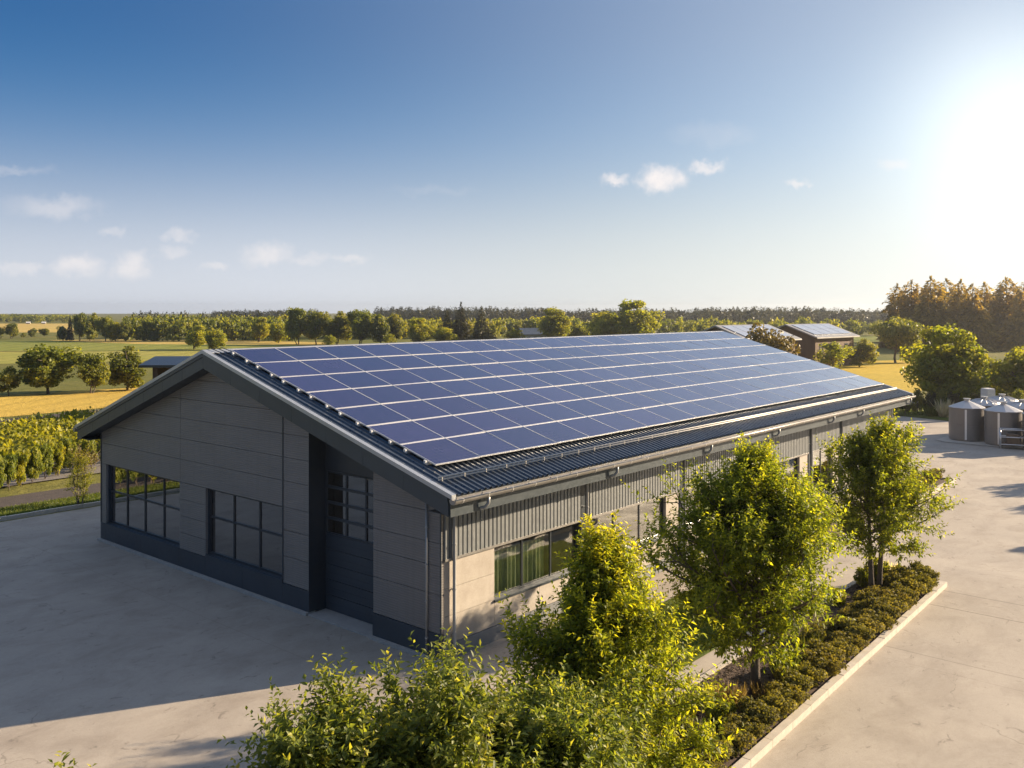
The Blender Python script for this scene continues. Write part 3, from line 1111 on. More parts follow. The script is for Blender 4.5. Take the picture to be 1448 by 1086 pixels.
fm.box(-w2, -w2 + fb * .6, -h2 + fb, h2 - fb, 0, th); fm.box(w2 - fb * .6, w2, -h2 + fb, h2 - fb, 0, th)
cm = MB()
cm.box(-w2 + fb * .6, w2 - fb * .6, -h2 + fb, h2 - fb, th - .012, th - .004)
ORD = ['first', 'second', 'third', 'fourth', 'fifth', 'sixth', 'seventh', 'eighth', 'ninth', 'tenth', 'eleventh', 'twelfth', 'thirteenth', 'fourteenth',
       'fifteenth', 'sixteenth', 'seventeenth', 'eighteenth', 'nineteenth', 'twentieth']
ROWN = ['in the lowest row above the gutter', 'in the second row up from the gutter', 'in the third row up from the gutter', 'in the middle row of seven',
        'in the third row down from the ridge', 'in the second row down from the ridge', 'in the top row below the ridge']
proto = None
for r in range(NROW):
    for c in range(NCOL):
        s_ = (r + .5) * PHs
        y = PY0 + s_ * math.cos(slope)
        loc = (PX0 + (c + .5) * PW, y, zroof(y) + .118)
        lab = 'blue solar panel ' + ROWN[r] + ', ' + (ORD[c] + ' from the front gable' if c < 19 else 'last at the far end')
        if proto is None:
            proto = thing('solar_panel', lab, 'solar panel', loc, 0, 'solar panels on the long roof')
            fm.build('frame', M_alu, proto)
            cm.build('cells', M_cells, proto)
            o = proto
        else:
            o = dup(proto, loc, 0, lab)
        rnd = random.Random(r * 100 + c)
        o.rotation_euler = (slope + rnd.uniform(-.006, .006), rnd.uniform(-.006, .006), 0)

# ------------------------------------------------------------------ foliage
def unit(a):
    return a / np.maximum(np.linalg.norm(a, axis=1, keepdims=True), 1e-9)

def leaf_faces(P, D, N, L, Wd, fold=.25):
    """kite shaped leaves, folded along the midrib. P base, D along, N normal"""
    n = len(P)
    S = unit(np.cross(D, N))
    N = unit(np.cross(S, D))
    L = L[:, None]; Wd = Wd[:, None]
    mid = P + D * L * .42
    v = np.stack([P, mid + S * Wd * .5 + N * Wd * fold, P + D * L - N * L * .08, mid - S * Wd * .5 + N * Wd * fold], 1)
    idx = np.arange(n)[:, None] * 4
    f = np.concatenate([idx + np.array([[0, 1, 2]]), idx + np.array([[0, 2, 3]])], 0)
    return v.reshape(-1, 3), f

def shoot_leaves(rng, P0, D, L, tip, per, leaf, bend=.35, droop=.25):
    """leaves set alternately along shoots"""
    n = len(P0)
    t = (np.arange(per) + .6) / per
    T = np.tile(t, (n, 1)) + rng.uniform(-.03, .03, (n, per))
    up = np.array([0, 0, 1.0])
    D2 = unit(D + up * bend)
    base = P0[:, None, :] + (D[:, None, :] * T[..., None] * (1 - T[..., None] * .5) + D2[:, None, :] * (T[..., None] ** 2) * .5) * L[:, None, None]
    ax = unit((D[:, None, :] * (1 - T[..., None]) + D2[:, None, :] * T[..., None]).reshape(-1, 3))
    ref = unit(np.cross(ax, rng.normal(size=(n * per, 3)) * .15 + np.array([.3, .2, 1.0])))
    b2 = np.cross(ax, ref)
    ang = (np.arange(per) * 2.4)[None, :] + rng.uniform(0, 6.28, (n, 1))
    ang = ang.ravel()[:, None] + rng.normal(size=(n * per, 1)) * .3
    rad = ref * np.cos(ang) + b2 * np.sin(ang)
    f = (T.ravel()[:, None])
    ld = unit(ax * (.35 + .55 * f) + rad * .85 + np.array([0, 0, -droop]) + rng.normal(size=(n * per, 3)) * .15)
    nn = unit(np.array([0, 0, 1.0]) + rng.normal(size=(n * per, 3)) * .45 + ax * .3)
    ll = leaf * rng.uniform(.65, 1.2, n * per) * (1.05 - .35 * T.ravel())
    v, fc = leaf_faces(base.reshape(-1, 3), ld, nn, ll, ll * rng.uniform(.40, .52, n * per))
    tone = np.clip(.20 + .24 * rng.normal(size=n * per) + np.repeat(tip, per) * (.25 + .6 * T.ravel()), 0, 1)
    return v, fc, np.repeat(tone, 4)

class Wood(MB):
    pass

def near_tree(seed, H, z0, prof, nl, trunks, r0, leaf, per, nsec, nsh, shl=(.3, .62), spikes=14, lean=.0, up0=.25, up1=1.1, tipy=.55):
    """trunk mesh and leaf arrays for a tree grown from trunk, limbs, side branches and leafy shoots"""
    rng = np.random.default_rng(seed)
    wood = MB()
    SP, SD, SL, ST = [], [], [], []
    lref = max(prof(q / 10) for q in range(11)) * .8
    for (bx, by, tx, ty, hf) in trunks:
        k = 9
        pts = []
        ph = rng.uniform(0, 6, 2)
        for i in range(k):
            f = i / (k - 1)
            pts.append(Vector((bx + (tx - bx) * f + .05 * math.sin(f * 5 + ph[0]) * f, by + (ty - by) * f + .05 * math.sin(f * 4.3 + ph[1]) * f, H * hf * f)))
        wood.tube(pts, [r0 * (1.25 if i == 0 else 1) * (1 - .88 * i / (k - 1)) + .006 for i in range(k)], 8)
        def at(f):
            x = f * (k - 1); i = min(int(x), k - 2); a = x - i
            return pts[i] * (1 - a) + pts[i + 1] * a
        nlim = nl // len(trunks)
        for i in range(nlim):
            f = z0 + (1 - z0) * ((i + rng.uniform(.1, .9)) / nlim) ** .92
            f = min(f, .985)
            az = i * 2.399 + rng.uniform(-.5, .5) + seed
            Lm = prof((f - z0) / (1 - z0)) * rng.uniform(.62, 1.14)
            el = up0 + (up1 - up0) * (f - z0) / (1 - z0) + rng.uniform(-.18, .18)
            d = Vector((math.cos(az) * math.cos(el), math.sin(az) * math.cos(el), math.sin(el)))
            p = at(f)
            lp = [p.copy()]
            dd = d.copy()
            for j in range(6):
                dd = (dd + Vector((rng.normal() * .10, rng.normal() * .10, .05 + rng.normal() * .06))).normalized()
                p = p + dd * Lm / 6
                lp.append(p.copy())
            rl = max(.008, r0 * .42 * (1 - f * .6) * (Lm / 1.6) ** .7)
            wood.tube(lp, [rl * (1 - .85 * j / 6) + .003 for j in range(7)], 5, False)
            ns_ = max(3, int(round(nsec * (.35 + .65 * Lm / lref))))
            for s in range(ns_):
                g = .14 + .86 * (s + rng.uniform(0, 1)) / ns_
                x = g * 6; a = min(int(x), 5); w = x - a
                q = lp[a] * (1 - w) + lp[a + 1] * w
                ld = (lp[a + 1] - lp[a]).normalized()
                sd = (ld * .75 + Vector(rng.normal(size=3)) * .55 + Vector((0, 0, .12))).normalized()
                sl = Lm * rng.uniform(.16, .36) * (1.15 - .45 * g) + .12
                wood.tube([q, q + sd * sl * .5 + Vector((0, 0, .01)), q + sd * sl], [max(.004, rl * .35), max(.003, rl * .22), .0025], 4, False)
                for u in range(nsh):
                    e = (u + rng.uniform(.2, 1)) / nsh
                    SP.append(q + sd * sl * e)
                    sdir = (sd * .6 + Vector(rng.normal(size=3)) * .5 + Vector((0, 0, .25))).normalized()
                    SD.append(sdir); SL.append(rng.uniform(*shl) * (.8 + .3 * g)); ST.append(tipy * (.25 + .75 * g * e) * rng.uniform(.5, 1.2))
            # leader of the limb
            SP.append(lp[-1]); SD.append((dd * .8 + Vector((0, 0, .3))).normalized()); SL.append(rng.uniform(.35, .65)); ST.append(tipy * 1.2)
        for i in range(spikes // len(trunks)):
            f = rng.uniform(.62, 1.0)
            rr = prof((f - z0) / (1 - z0)) * rng.uniform(0, .75)
            az = rng.uniform(0, 6.28)
            q = at(min(f, .99)) + Vector((math.cos(az) * rr, math.sin(az) * rr, rr * .25))
            d = Vector((math.cos(az) * .25, math.sin(az) * .25, 1)).normalized()
            l = rng.uniform(.5, 1.05)
            wood.tube([q - d * .3, q, q + d * l * .95], [.009, .006, .002], 4, False)
            for u in range(3):
                SP.append(q + d * l * u / 4); SD.append((d + Vector(rng.normal(size=3)) * .10).normalized()); SL.append(l * (1 - u / 4.5)); ST.append(tipy * 1.3)
    A = lambda x: np.array([tuple(i) for i in x], dtype=float)
    v, f, tone = shoot_leaves(rng, A(SP), unit(A(SD)), np.array(SL), np.array(ST), per, leaf)
    return wood, v, f, tone

def put_tree(name, label, cat, loc, wood, lv, bark, lmat, group=None, part='trunk', rz=0.0):
    t = thing(name, label, cat, loc, rz, group)
    wood.build(part, bark, t)
    v, f, tone = lv
    link('crown', np_mesh('crown', v, f, lmat, tone), t)
    return t

YT = 'young trees in the kerbed bed'
def pro(pts):
    return lambda x: float(np.interp(max(0, min(1, x)), [p[0] for p in pts], [p[1] for p in pts]))

w, v, f, tn = near_tree(11, 4.8, .18, pro([(0, 2.0), (.2, 2.7), (.42, 2.25), (.65, 1.4), (.85, .65), (1, .2)]), 74, [(0, 0, .05, .05, 1.0)], .105, .130, 16, 12, 5, spikes=46, shl=(.34, .74))
put_tree('young_tree', 'broad leafy tree with a single trunk in the mulch, middle of the three bed trees', 'tree', (3.15, -6.6, .06), w, (v, f, tn), M_bark, L_near, YT)
w, v, f, tn = near_tree(23, 4.6, .25, pro([(0, 1.5), (.25, 2.1), (.5, 1.75), (.75, 1.0), (.92, .5), (1, .15)]), 54, [(-.16, .05, -.40, .15, .93), (.14, -.05, .40, -.15, 1.0)], .082, .138, 13, 9, 5, spikes=26, tipy=.5)
put_tree('young_tree', 'slimmer tree with two trunks at the far end of the kerbed bed', 'tree', (11.87, -6.22, .06), w, (v, f, tn), M_bark, L_near, YT)
w, v, f, tn = near_tree(37, 4.35, .10, pro([(0, 1.65), (.2, 2.0), (.40, 1.6), (.60, 1.0), (.82, .5), (1, .12)]), 70, [(0, 0, .0, .1, 1.0)], .075, .125, 16, 10, 5, spikes=46, tipy=.85)
put_tree('young_tree', 'yellow green feathery tree nearest the building corner, trunk out of view', 'tree', (-3.25, -7.1, .06), w, (v, f, tn), M_bark, L_near, YT)
w, v, f, tn = near_tree(41, 3.05, .14, pro([(0, 1.5), (.3, 1.8), (.6, 1.5), (.85, 1.0), (1, .5)]), 60, [(-.2, .1, -1.0, .5, .92), (.1, .15, -.35, .7, 1.0), (.15, -.15, .65, -.45, 1.03), (.3, 0, 1.0, .4, .9)], .05, .135, 16, 7, 5, shl=(.34, .72), spikes=60, up0=.5, up1=1.25, tipy=.55)
put_tree('tall_shrub', 'multi stemmed olive green shrub with upright shoots at the bottom edge of the view', 'shrub', (-8.0, -7.3, .06), w, (v, f, tn), M_bark2, L_shrub)
w, v, f, tn = near_tree(53, 2.45, .12, pro([(0, 1.4), (.3, 1.75), (.6, 1.4), (.85, .9), (1, .4)]), 60, [(-.15, .1, -.6, .3, .95), (.1, .1, .1, -.3, 1.0), (.15, -.1, .65, -.1, .93)], .045, .125, 16, 8, 5, shl=(.28, .58), spikes=30, up0=.5, up1=1.25, tipy=.5)
put_tree('tall_shrub', 'lower dense shrub standing in front of the yellow green feathery tree', 'shrub', (-5.5, -7.7, .06), w, (v, f, tn), M_bark2, L_shrub)

w, v, f, tn = near_tree(67, 3.22, .3, pro([(0, .5), (.4, .6), (.8, .35), (1, .15)]), 22, [(0, 0, .05, 0, 1.0)], .045, .125, 14, 5, 4, shl=(.28, .5), spikes=5, up0=.6, up1=1.3, tipy=.6)
put_tree('tall_shrub', 'slender shrub whose yellow tip alone shows at the bottom frame edge', 'shrub', (-11.5, -6.35, .06), w, (v, f, tn), M_bark2, L_shrub)

# ---- clump built foliage for bushes and distant trees
def clump_crown(seed, rx, ry, rz, zc, nblob, per, card, br=(.16, .32), hollow=.5, flat=.8):
    rng = np.random.default_rng(seed)
    nlobe = 6
    lc = unit(rng.normal(size=(nlobe, 3))) * rng.uniform(.30, .62, (nlobe, 1))
    lc[0] = (0, 0, -.1)
    lr = rng.uniform(.42, .66, nlobe); lr[0] = .72
    d = unit(rng.normal(size=(nblob, 3)))
    r = rng.uniform(hollow, 1.0, (nblob, 1)) ** .7
    w_ = rng.integers(0, nlobe, nblob)
    c = lc[w_] + d * r * lr[w_][:, None]
    C = c * np.array([rx, ry, rz]) * np.array([.86, .86, .92]) + np.array([0, 0, zc])
    C[:, 2] = np.maximum(C[:, 2], zc - rz * .86)
    R = rng.uniform(*br, nblob) * (rx + ry + rz) / 3
    dd = unit(rng.normal(size=(nblob * per, 3)))
    dd[:, 2] = dd[:, 2] * .85 + .12
    rad = rng.uniform(.35, 1.12, (nblob * per, 1)) ** .6
    P = np.repeat(C, per, 0) + dd * rad * np.repeat(R, per)[:, None]
    N = unit(dd + rng.normal(size=dd.shape) * .55)
    D = unit(np.cross(N, rng.normal(size=dd.shape)) + np.array([0, 0, -.15]))
    L = card * rng.uniform(.6, 1.35, len(P))
    v, f = leaf_faces(P - D * L[:, None] * .5, D, N, L, L * rng.uniform(.55, .85, len(P)), .15)
    tone = np.clip(np.repeat(rng.uniform(.2, .75, nblob), per) + rng.normal(size=len(P)) * .16, 0, 1)
    return v, f, np.repeat(tone, 4)

def far_tree_proto(seed, rx, ry, H, hb, nblob, per, card, mat, bark=None):
    """unit-ish deciduous tree meshes: (trunk mesh, crown mesh)"""
    rng = np.random.default_rng(seed)
    rz = (H - hb) / 2
    zc = hb + rz
    parts = [clump_crown(seed, rx, ry, rz, zc, nblob, per, card)]
    m = MB()
    m.tube([(0, 0, -.1), (.05, .02, hb * .6), (.0, .05, hb + rz * .8), (.1, 0, H * .85)], [.030 * H, .020 * H, .012 * H, .004 * H], 7)
    for i in range(7):
        a = i * 2.4 + rng.uniform(0, 1)
        z = hb + rz * rng.uniform(.0, .9)
        q = Vector((0, 0, z)); e = Vector((math.cos(a) * rx * .75, math.sin(a) * ry * .75, z + rz * rng.uniform(.2, .7)))
        m.tube([q, q.lerp(e, .5) + Vector((0, 0, .08 * H)), e], [.014 * H, .009 * H, .004 * H], 5, False)
    t = bpy.data.meshes.new('trunk')
    t.from_pydata(m.v, [], m.f); t.materials.append(bark or M_bark); t.update()
    v, f, tn = parts[0]
    return t, np_mesh('crown', v, f, mat, tn)

def conifer_proto(seed, H, R, mat, tiers=16, ragged=.2, power=.85, hb=.04, n=2600, card=.055):
    """spruce or pine: drooping sprays set in uneven whorls round a straight stem"""
    rng = np.random.default_rng(seed)
    m = MB()
    m.tube([(0, 0, -.1), (0, 0, H * .5), (0, 0, H)], [.018 * H, .011 * H, .002 * H], 6)
    f = 1 - np.sqrt(rng.uniform(0, 1, n)) * .985
    f = np.clip(f, .0, 1)
    a = rng.uniform(0, 6.283, n)
    sec = np.floor(a / 6.283 * 9).astype(int)
    tier = np.floor(f * tiers + rng.uniform(-.12, .12, n)).astype(int)
    jit = np.random.default_rng(seed + 1).uniform(1 - 2 * ragged, 1 + ragged, (tiers + 3, 10))
    frac = f * tiers - np.floor(f * tiers)
    prof_ = (1 - f) ** power * jit[np.clip(tier, 0, tiers + 2), sec] * (1.08 - .34 * frac) + .012
    e = rng.uniform(.25, 1.0, n) ** .55
    r = R * prof_ * e
    z = H * (hb + (1 - hb) * f) - .10 * r + rng.normal(size=n) * H * .006
    P = np.stack([np.cos(a) * r, np.sin(a) * r, z], 1)
    out = np.stack([np.cos(a), np.sin(a), rng.uniform(-.75, .15, n)], 1)
    D = unit(out + rng.normal(size=(n, 3)) * .35)
    N = unit(np.array([0, 0, 1.0]) + .5 * out + rng.normal(size=(n, 3)) * .4)
    L = card * H * rng.uniform(.6, 1.4, n) * (1.1 - .45 * f)
    v, fc = leaf_faces(P - D * L[:, None] * .4, D, N, L, L * .5, .12)
    k = 30 if n > 1000 else 3
    zt = H * (1 - .05 * rng.uniform(0, 1, k)); at_ = rng.uniform(0, 6.28, k)
    P2 = np.stack([np.cos(at_) * .004 * H, np.sin(at_) * .004 * H, zt], 1)
    D2 = unit(np.stack([np.cos(at_) * .5, np.sin(at_) * .5, np.ones(k)], 1))
    v2, f2 = leaf_faces(P2, D2, unit(rng.normal(size=(k, 3))), np.full(k, .035 * H), np.full(k, .012 * H), .1)
    tn_ = np.clip(.2 + .5 * e + rng.normal(size=n) * .15, 0, 1)
    t = bpy.data.meshes.new('trunk')
    t.from_pydata(m.v, [], m.f); t.materials.append(M_bark); t.update()
    return t, np_mesh('crown', np.concatenate([v, v2]), np.concatenate([fc, f2 + len(v)]), mat, np.repeat(np.concatenate([tn_, np.full(k, .5)]), 4))

# prototypes have height 1 and half-width about .42
DEC = [far_tree_proto(100 + i, .40, .40, 1.0, [.0, -.02, .0, -.03][i], [80, 84, 76, 80][i], 100, .050, L_far) for i in range(4)]
DECB = [far_tree_proto(140 + i, .42, .42, 1.0, [.0, -.02][i], [96, 92][i], 130, .042, L_bright) for i in range(2)]
BUSH = [far_tree_proto(160 + i, .55, .55, 1.0, .02, 40, 95, .055, [L_bright, L_far, L_dark][i]) for i in range(3)]
BRZ = [far_tree_proto(170, .46, .46, 1.0, .05, 46, 60, .05, L_brown)]
OAK = [far_tree_proto(175, .60, .60, 1.0, .16, 90, 120, .045, L_far)]
CON = [conifer_proto(180 + i, 1.0, [.24, .27, .30][i], L_dark, [15, 13, 17][i], [.16, .20, .24][i]) for i in range(3)]
PINE = [conifer_proto(190 + i, 1.0, [.30, .34][i], L_pine, [7, 8][i], .30, .40, .02, 6500, .070) for i in range(2)]

def plant(name, label, cat, u0, u1, vt, vb, kind, seed, group=None, depth=None, half=.42):
    """tree surveyed by its outline: foot at the ground, width and height to scale"""
    x, y, z = G((u0 + u1) / 2, vb)
    w_ = (u1 - u0) * z / FPX
    h_ = (vb - vt) * z / FPX
    t = thing(name, label, cat, (x, y, 0), (seed * 1.37) % 6.28, group)
    t.scale = (w_ / (2 * half), w_ / (2 * half), h_)
    link('trunk', kind[0], t); link('crown', kind[1], t)
    return t

GF = 'trees in the fields behind the building'
plant('field_tree', 'large broad tree with a sunlit right side behind the wheat field', 'tree', 26, 117, 484, 557, DEC[0], 1, GF)
plant('field_tree', 'dark round tree between two brighter trees at the back of the wheat field', 'tree', 106, 156, 494, 556, DEC[1], 2, GF)
plant('field_tree', 'tall bright tree close to the dark shed, at the back of the wheat field', 'tree', 142, 215, 486, 552, DEC[2], 3, GF)
plant('hedge_bush', 'dark low bush beside the large broad tree behind the wheat', 'bush', -12, 32, 517, 560, BUSH[1], 4, GF, half=.55)
plant('hedge_bush', 'yellowish bush cut by the frame edge at the back of the wheat field', 'bush', -40, 10, 523, 562, BUSH[0], 5, GF, half=.55)
plant('field_tree', 'pale olive tree by itself on the ochre strip, next to its slightly taller twin', 'tree', 258, 294, 460, 494, DECB[0], 6, GF)
plant('field_tree', 'slightly taller olive twin tree on the ochre strip just above the gable peak', 'tree', 286, 322, 458, 495, DECB[1], 7, GF)
plant('grove_tree', 'small dark tree at the open end of the dark grove', 'tree', 76, 100, 456, 482, DEC[3], 8, GF)
plant('grove_tree', 'narrow spruce at the end of the dark grove beside the small dark tree', 'tree', 88, 110, 446, 482, CON[0], 9, GF)
plant('grove_tree', 'tallest dark tree of the grove with a ragged top', 'tree', 100, 126, 439, 482, DEC[1], 10, GF)
plant('grove_tree', 'dark tree with a knobbly crown next to the tallest of the grove', 'tree', 116, 142, 439.5, 482.3, DEC[2], 11, GF)
plant('grove_tree', 'broad tree in the middle of the dark grove catching a little sun', 'tree', 134, 164, 445, 483, DEC[0], 12, GF)
plant('grove_tree', 'olive tinted tree in front of the long dark forest edge', 'tree', 150, 174, 448, 483, DECB[1], 13, GF)
plant('grove_tree', 'lighter rounded tree where the grove meets the long forest', 'tree', 164, 190, 446, 483, DEC[3], 14, GF)
plant('field_tree', 'dark pear shaped tree alone in the far fields', 'tree', 5, 28, 455, 479, DEC[1], 15, GF)
plant('field_tree', 'small round tree in the far fields, left of a smaller one', 'tree', 37, 53, 463, 476.5, DEC[2], 16, GF)
plant('field_tree', 'smallest round tree standing in the far stubble field', 'tree', 54, 70, 463.5, 476, DEC[0], 17, GF)
plant('hedge_bush', 'tiny dark bush beside the pear shaped tree in the far fields', 'bush', 28, 38, 470, 478, BUSH[1], 18, GF, half=.55)
plant('hedge_bush', 'pale bush at the frame edge beside the pear shaped tree', 'bush', -10, 10, 462, 479, BUSH[0], 19, GF, half=.55)
# centre, beyond the ridge
plant('grove_tree', 'light green tree at the end of the long forest, beyond the gable', 'tree', 352, 382, 449, 484, DECB[0], 20, GF)
plant('grove_tree', 'lighter rounded tree just short of the tall wooded clump', 'tree', 378, 410, 448, 485, DECB[1], 21, GF)
plant('grove_tree', 'pointed tree that starts the tall wooded clump beyond the ridge', 'tree', 400, 440, 430, 487, DEC[1], 22, GF)
plant('grove_tree', 'broad dark tree second in the tall wooded clump beyond the ridge', 'tree', 424, 468, 436, 487, DEC[0], 23, GF)
plant('grove_tree', 'broad brownish tree in the middle of the tall wooded clump', 'tree', 456, 502, 437, 487, DEC[2], 24, GF)
plant('grove_tree', 'tall tree with a feathery top in the wooded clump beyond the ridge', 'tree', 488, 532, 433, 488, DEC[1], 25, GF)
plant('grove_tree', 'tree ending the wooded clump beyond the ridge, crown falling away', 'tree', 518, 556, 433, 488, DEC[3], 26, GF)
plant('grove_tree', 'shorter sloping tree beside the wooded clump and the round bush', 'tree', 540, 572, 440, 487, DEC[0], 27, GF)
plant('ridge_bush', 'small bright bush showing just over the ridge, by itself', 'bush', 455, 480, 473, 492, BUSH[0], 28, GF, half=.55)
plant('ridge_bush', 'yellow green bush over the ridge beside the round green tree', 'bush', 540, 566, 471, 490, BUSH[0], 29, GF, half=.55)
plant('field_tree', 'rounded sunny green tree beyond the middle of the ridge', 'tree', 572, 617, 450, 488, DECB[0], 30, GF)
plant('field_tree', 'smaller rounded tree beside three dark conifers', 'tree', 609, 645, 457, 487, DECB[1], 31, GF)
plant('conifer', 'slimmest of the three dark conifers beyond the ridge', 'tree', 618, 646, 437, 486, CON[1], 32, GF, half=.24)
plant('conifer', 'tallest of the three dark conifers beyond the ridge', 'tree', 636, 668, 428, 486, CON[0], 33, GF, half=.20)
plant('conifer', 'widest of the three dark conifers beyond the ridge', 'tree', 660, 702, 436, 487, CON[2], 34, GF, half=.27)
plant('ridge_bush', 'low yellowish bush between the dark conifers and the small white house', 'bush', 705, 745, 465, 486, BUSH[0], 35, GF, half=.55)
plant('field_tree', 'sunny green tree beside the small white house beyond the ridge', 'tree', 760, 814, 436, 486, DECB[0], 36, GF)
plant('field_tree', 'short tree between the sunny green tree and the big double crown', 'tree', 804, 838, 452, 485, DECB[1], 37, GF)
plant('field_tree', 'left half of the big double crown beyond the ridge', 'tree', 828, 886, 429, 487, DECB[1], 38, GF)
plant('field_tree', 'larger half of the big double crown beyond the ridge, lit yellow', 'tree', 862, 938, 425, 488, DECB[0], 39, GF)
# right
GR = 'trees beyond the yard'
plant('brown_tree', 'thin bronze tree in front of the far barn roofs', 'tree', 1044, 1134, 450, 548, BRZ[0], 40, GR, half=.46)
plant('bright_bush', 'round bright green bush beside the far barn wall', 'bush', 1144, 1213, 482, 524, BUSH[0], 41, GR, half=.55)
plant('field_tree', 'dark tree between the bright bush and the big oak', 'tree', 1194, 1242, 476, 519, DEC[2], 42, GR)
plant('oak_tree', 'big wide oak with a bare trunk on the golden meadow', 'tree', 1221, 1314, 439, 513, OAK[0], 43, GR, half=.62)
plant('field_tree', 'small tree with a thin trunk just right of the oak', 'tree', 1270, 1306, 474, 513, DECB[0], 44, GR)
plant('yard_tree', 'large pale green tree directly behind the steel tanks', 'tree', 1284, 1408, 462, 583, DECB[0], 45, GR)
plant('yard_tree', 'golden tree cut by the frame edge beyond the steel tanks', 'tree', 1402, 1500, 470, 582, DECB[1], 46, GR)
plant('yard_tree', 'darker smaller tree filling the gap between the pale tree and the golden tree', 'tree', 1366, 1430, 500, 570, DEC[0], 47, GR)
LABC = ['leaning out at the open end of the tall conifer row', 'second in the tall conifer row, counted from its open end', 'tallest and widest of the tall conifer row', 'fourth in the tall conifer row, close against the tallest',
        'in the middle of the tall conifer row', 'slim and low topped in the tall conifer row', 'seventh in the tall conifer row, with gaps near its top', 'broad one towards the frame edge in the tall conifer row', 'last of the tall conifer row, cut by the frame edge']
for i, (u, vt, wd) in enumerate([(1269, 402, 40), (1289, 397, 46), (1316, 392, 56), (1338, 395, 50), (1359, 396, 42), (1375, 402, 42), (1392, 400, 44), (1423, 393, 58), (1450, 398, 50)]):
    plant('tall_conifer', 'dark conifer ' + LABC[i], 'tree', u - wd / 2, u + wd / 2, vt, 492 + (i % 3) * 2, PINE[i % 2], 60 + i, GR, half=.25)
for i in range(4):
    plant('tall_conifer', 'dark conifer standing behind the front line of the tall conifer row', 'tree', 1290 + i * 42, 1334 + i * 42, 412, 487, PINE[(i + 1) % 2], 80 + i, 'hidden second line of conifers', half=.25)

LODEC = [far_tree_proto(400 + i, .46, .46, 1.0, -.05, 34, 11, .13, L_far) for i in range(4)]
LOCON = [conifer_proto(420 + i, 1.0, [.34, .40, .44][i], L_dark, 7, .20, .62, .0, 330, .15) for i in range(3)]
# forest masses: one object each
def forest(name, label, spec, seed, kinds):
    """spec: list of (u0, u1, n, v_top_fn, z0, z1); trees merged in one mesh as an uncountable wood"""
    rng = np.random.default_rng(seed)
    V, F, T, off = [], [], [], 0
    src = []
    for k in kinds:
        me = k[1]
        n = len(me.vertices)
        co = np.zeros(n * 3, np.float32); me.vertices.foreach_get('co', co)
        tn_ = np.zeros(n, np.float32); me.attributes['tone'].data.foreach_get('value', tn_)
        nl_ = n // 4
        keep = rng.permutation(nl_)
        src.append((co.reshape(nl_, 4, 3), tn_.reshape(nl_, 4), keep))
    for (u0, u1, n, top, za, zb, ratio, cards) in spec:
        for i in range(n):
            u = u0 + (u1 - u0) * (i + rng.uniform(0, 1)) / n
            z = rng.uniform(za, zb)
            x = (u - 724) / FPX * z
            X, Y = CX + RT[0] * x + FW[0] * z, CY + RT[1] * x + FW[1] * z
            vt = top(u) if callable(top) else top
            h_ = max(3.0, (CH - (vt - HOR) * z / FPX) * rng.uniform(.82, 1.04))
            co, tn_, keep = src[rng.integers(len(src))]
            sel = keep[:min(cards, len(keep))]
            grow = (len(keep) / max(1, len(sel))) ** .42
            a = rng.uniform(0, 6.28)
            c, s = math.cos(a), math.sin(a)
            q = co[sel]
            ctr = q.mean(1, keepdims=True)
            q = ctr + (q - ctr) * grow
            w_ = h_ * ratio * rng.uniform(.85, 1.2)
            qx = (q[..., 0] * c - q[..., 1] * s) * w_ + X
            qy = (q[..., 0] * s + q[..., 1] * c) * w_ + Y
            qz = q[..., 2] * h_
            v_ = np.stack([qx, qy, qz], -1).reshape(-1, 3)
            m_ = len(sel)
            idx = np.arange(m_)[:, None] * 4 + off
            F.append(np.concatenate([idx + np.array([[0, 1, 2]]), idx + np.array([[0, 2, 3]])], 0))
            V.append(v_); T.append(np.clip(tn_[sel].ravel() + rng.normal() * .15, 0, 1))
            off += m_ * 4
    o = link(name, np_mesh(name, np.concatenate(V), np.concatenate(F), kinds_mat(kinds), np.concatenate(T)))
    return stuff(o, label, 'forest')

def kinds_mat(k):
    return k[0][1].materials[0]

forest('far_forest', 'long dark mixed forest edge behind the fields, beyond the gable', [(178, 420, 66, lambda u: 443 + 1.2 * math.sin(u * .2), 245, 285, .75, 650), (180, 420, 80, 441.0, 290, 340, .7, 420)], 7, LODEC)
forest('far_forest', 'mixed wood behind the tall wooded clump and the dark conifers', [(396, 566, 36, 441, 265, 292, .8, 999), (560, 706, 34, 446, 270, 300, .8, 999)], 15, LODEC)
forest('far_forest', 'band of spruce tops rising over the long forest edge', [(186, 420, 90, 439.8, 300, 360, .8, 420)], 8, LOCON)
forest('far_forest', 'low bluish wood on the horizon at the far end of the stubble fields', [(-260, 135, 230, lambda u: 443.8 - 1.4 * math.exp(-((u - 30) / 60) ** 2), 600, 780, 1.2, 999)], 9, LODEC)
forest('far_forest', 'wooded rise on the horizon beyond the middle of the ridge', [(300, 450, 90, lambda u: 437.5 - (u - 300) * .01, 700, 1000, 1.2, 999), (530, 780, 190, lambda u: 432.5 + abs(u - 640) * .012, 500, 700, 1.0, 999), (740, 1010, 190, 435.5, 480, 680, 1.0, 999), (980, 1290, 240, lambda u: 432.5 + abs(u - 1080) * .02, 430, 620, 1.0, 999)], 10, LOCON + LODEC[:1])
forest('far_forest', 'rounded trees along the foot of the far wooded rise', [(690, 1010, 64, lambda u: 446 + 3 * math.sin(u * .13), 300, 360, .85, 420), (995, 1250, 56, lambda u: 449 + 4 * math.sin(u * .17), 290, 360, .85, 420), (560, 700, 16, 452, 300, 340, .85, 420)], 11, LODEC)
forest('far_forest', 'dark wood filling the space behind the tall conifer row', [(1262, 1560, 60, 424, 225, 262, .55, 700), (1262, 1560, 40, 447, 205, 222, .8, 700)], 12, LOCON + LODEC[:1])
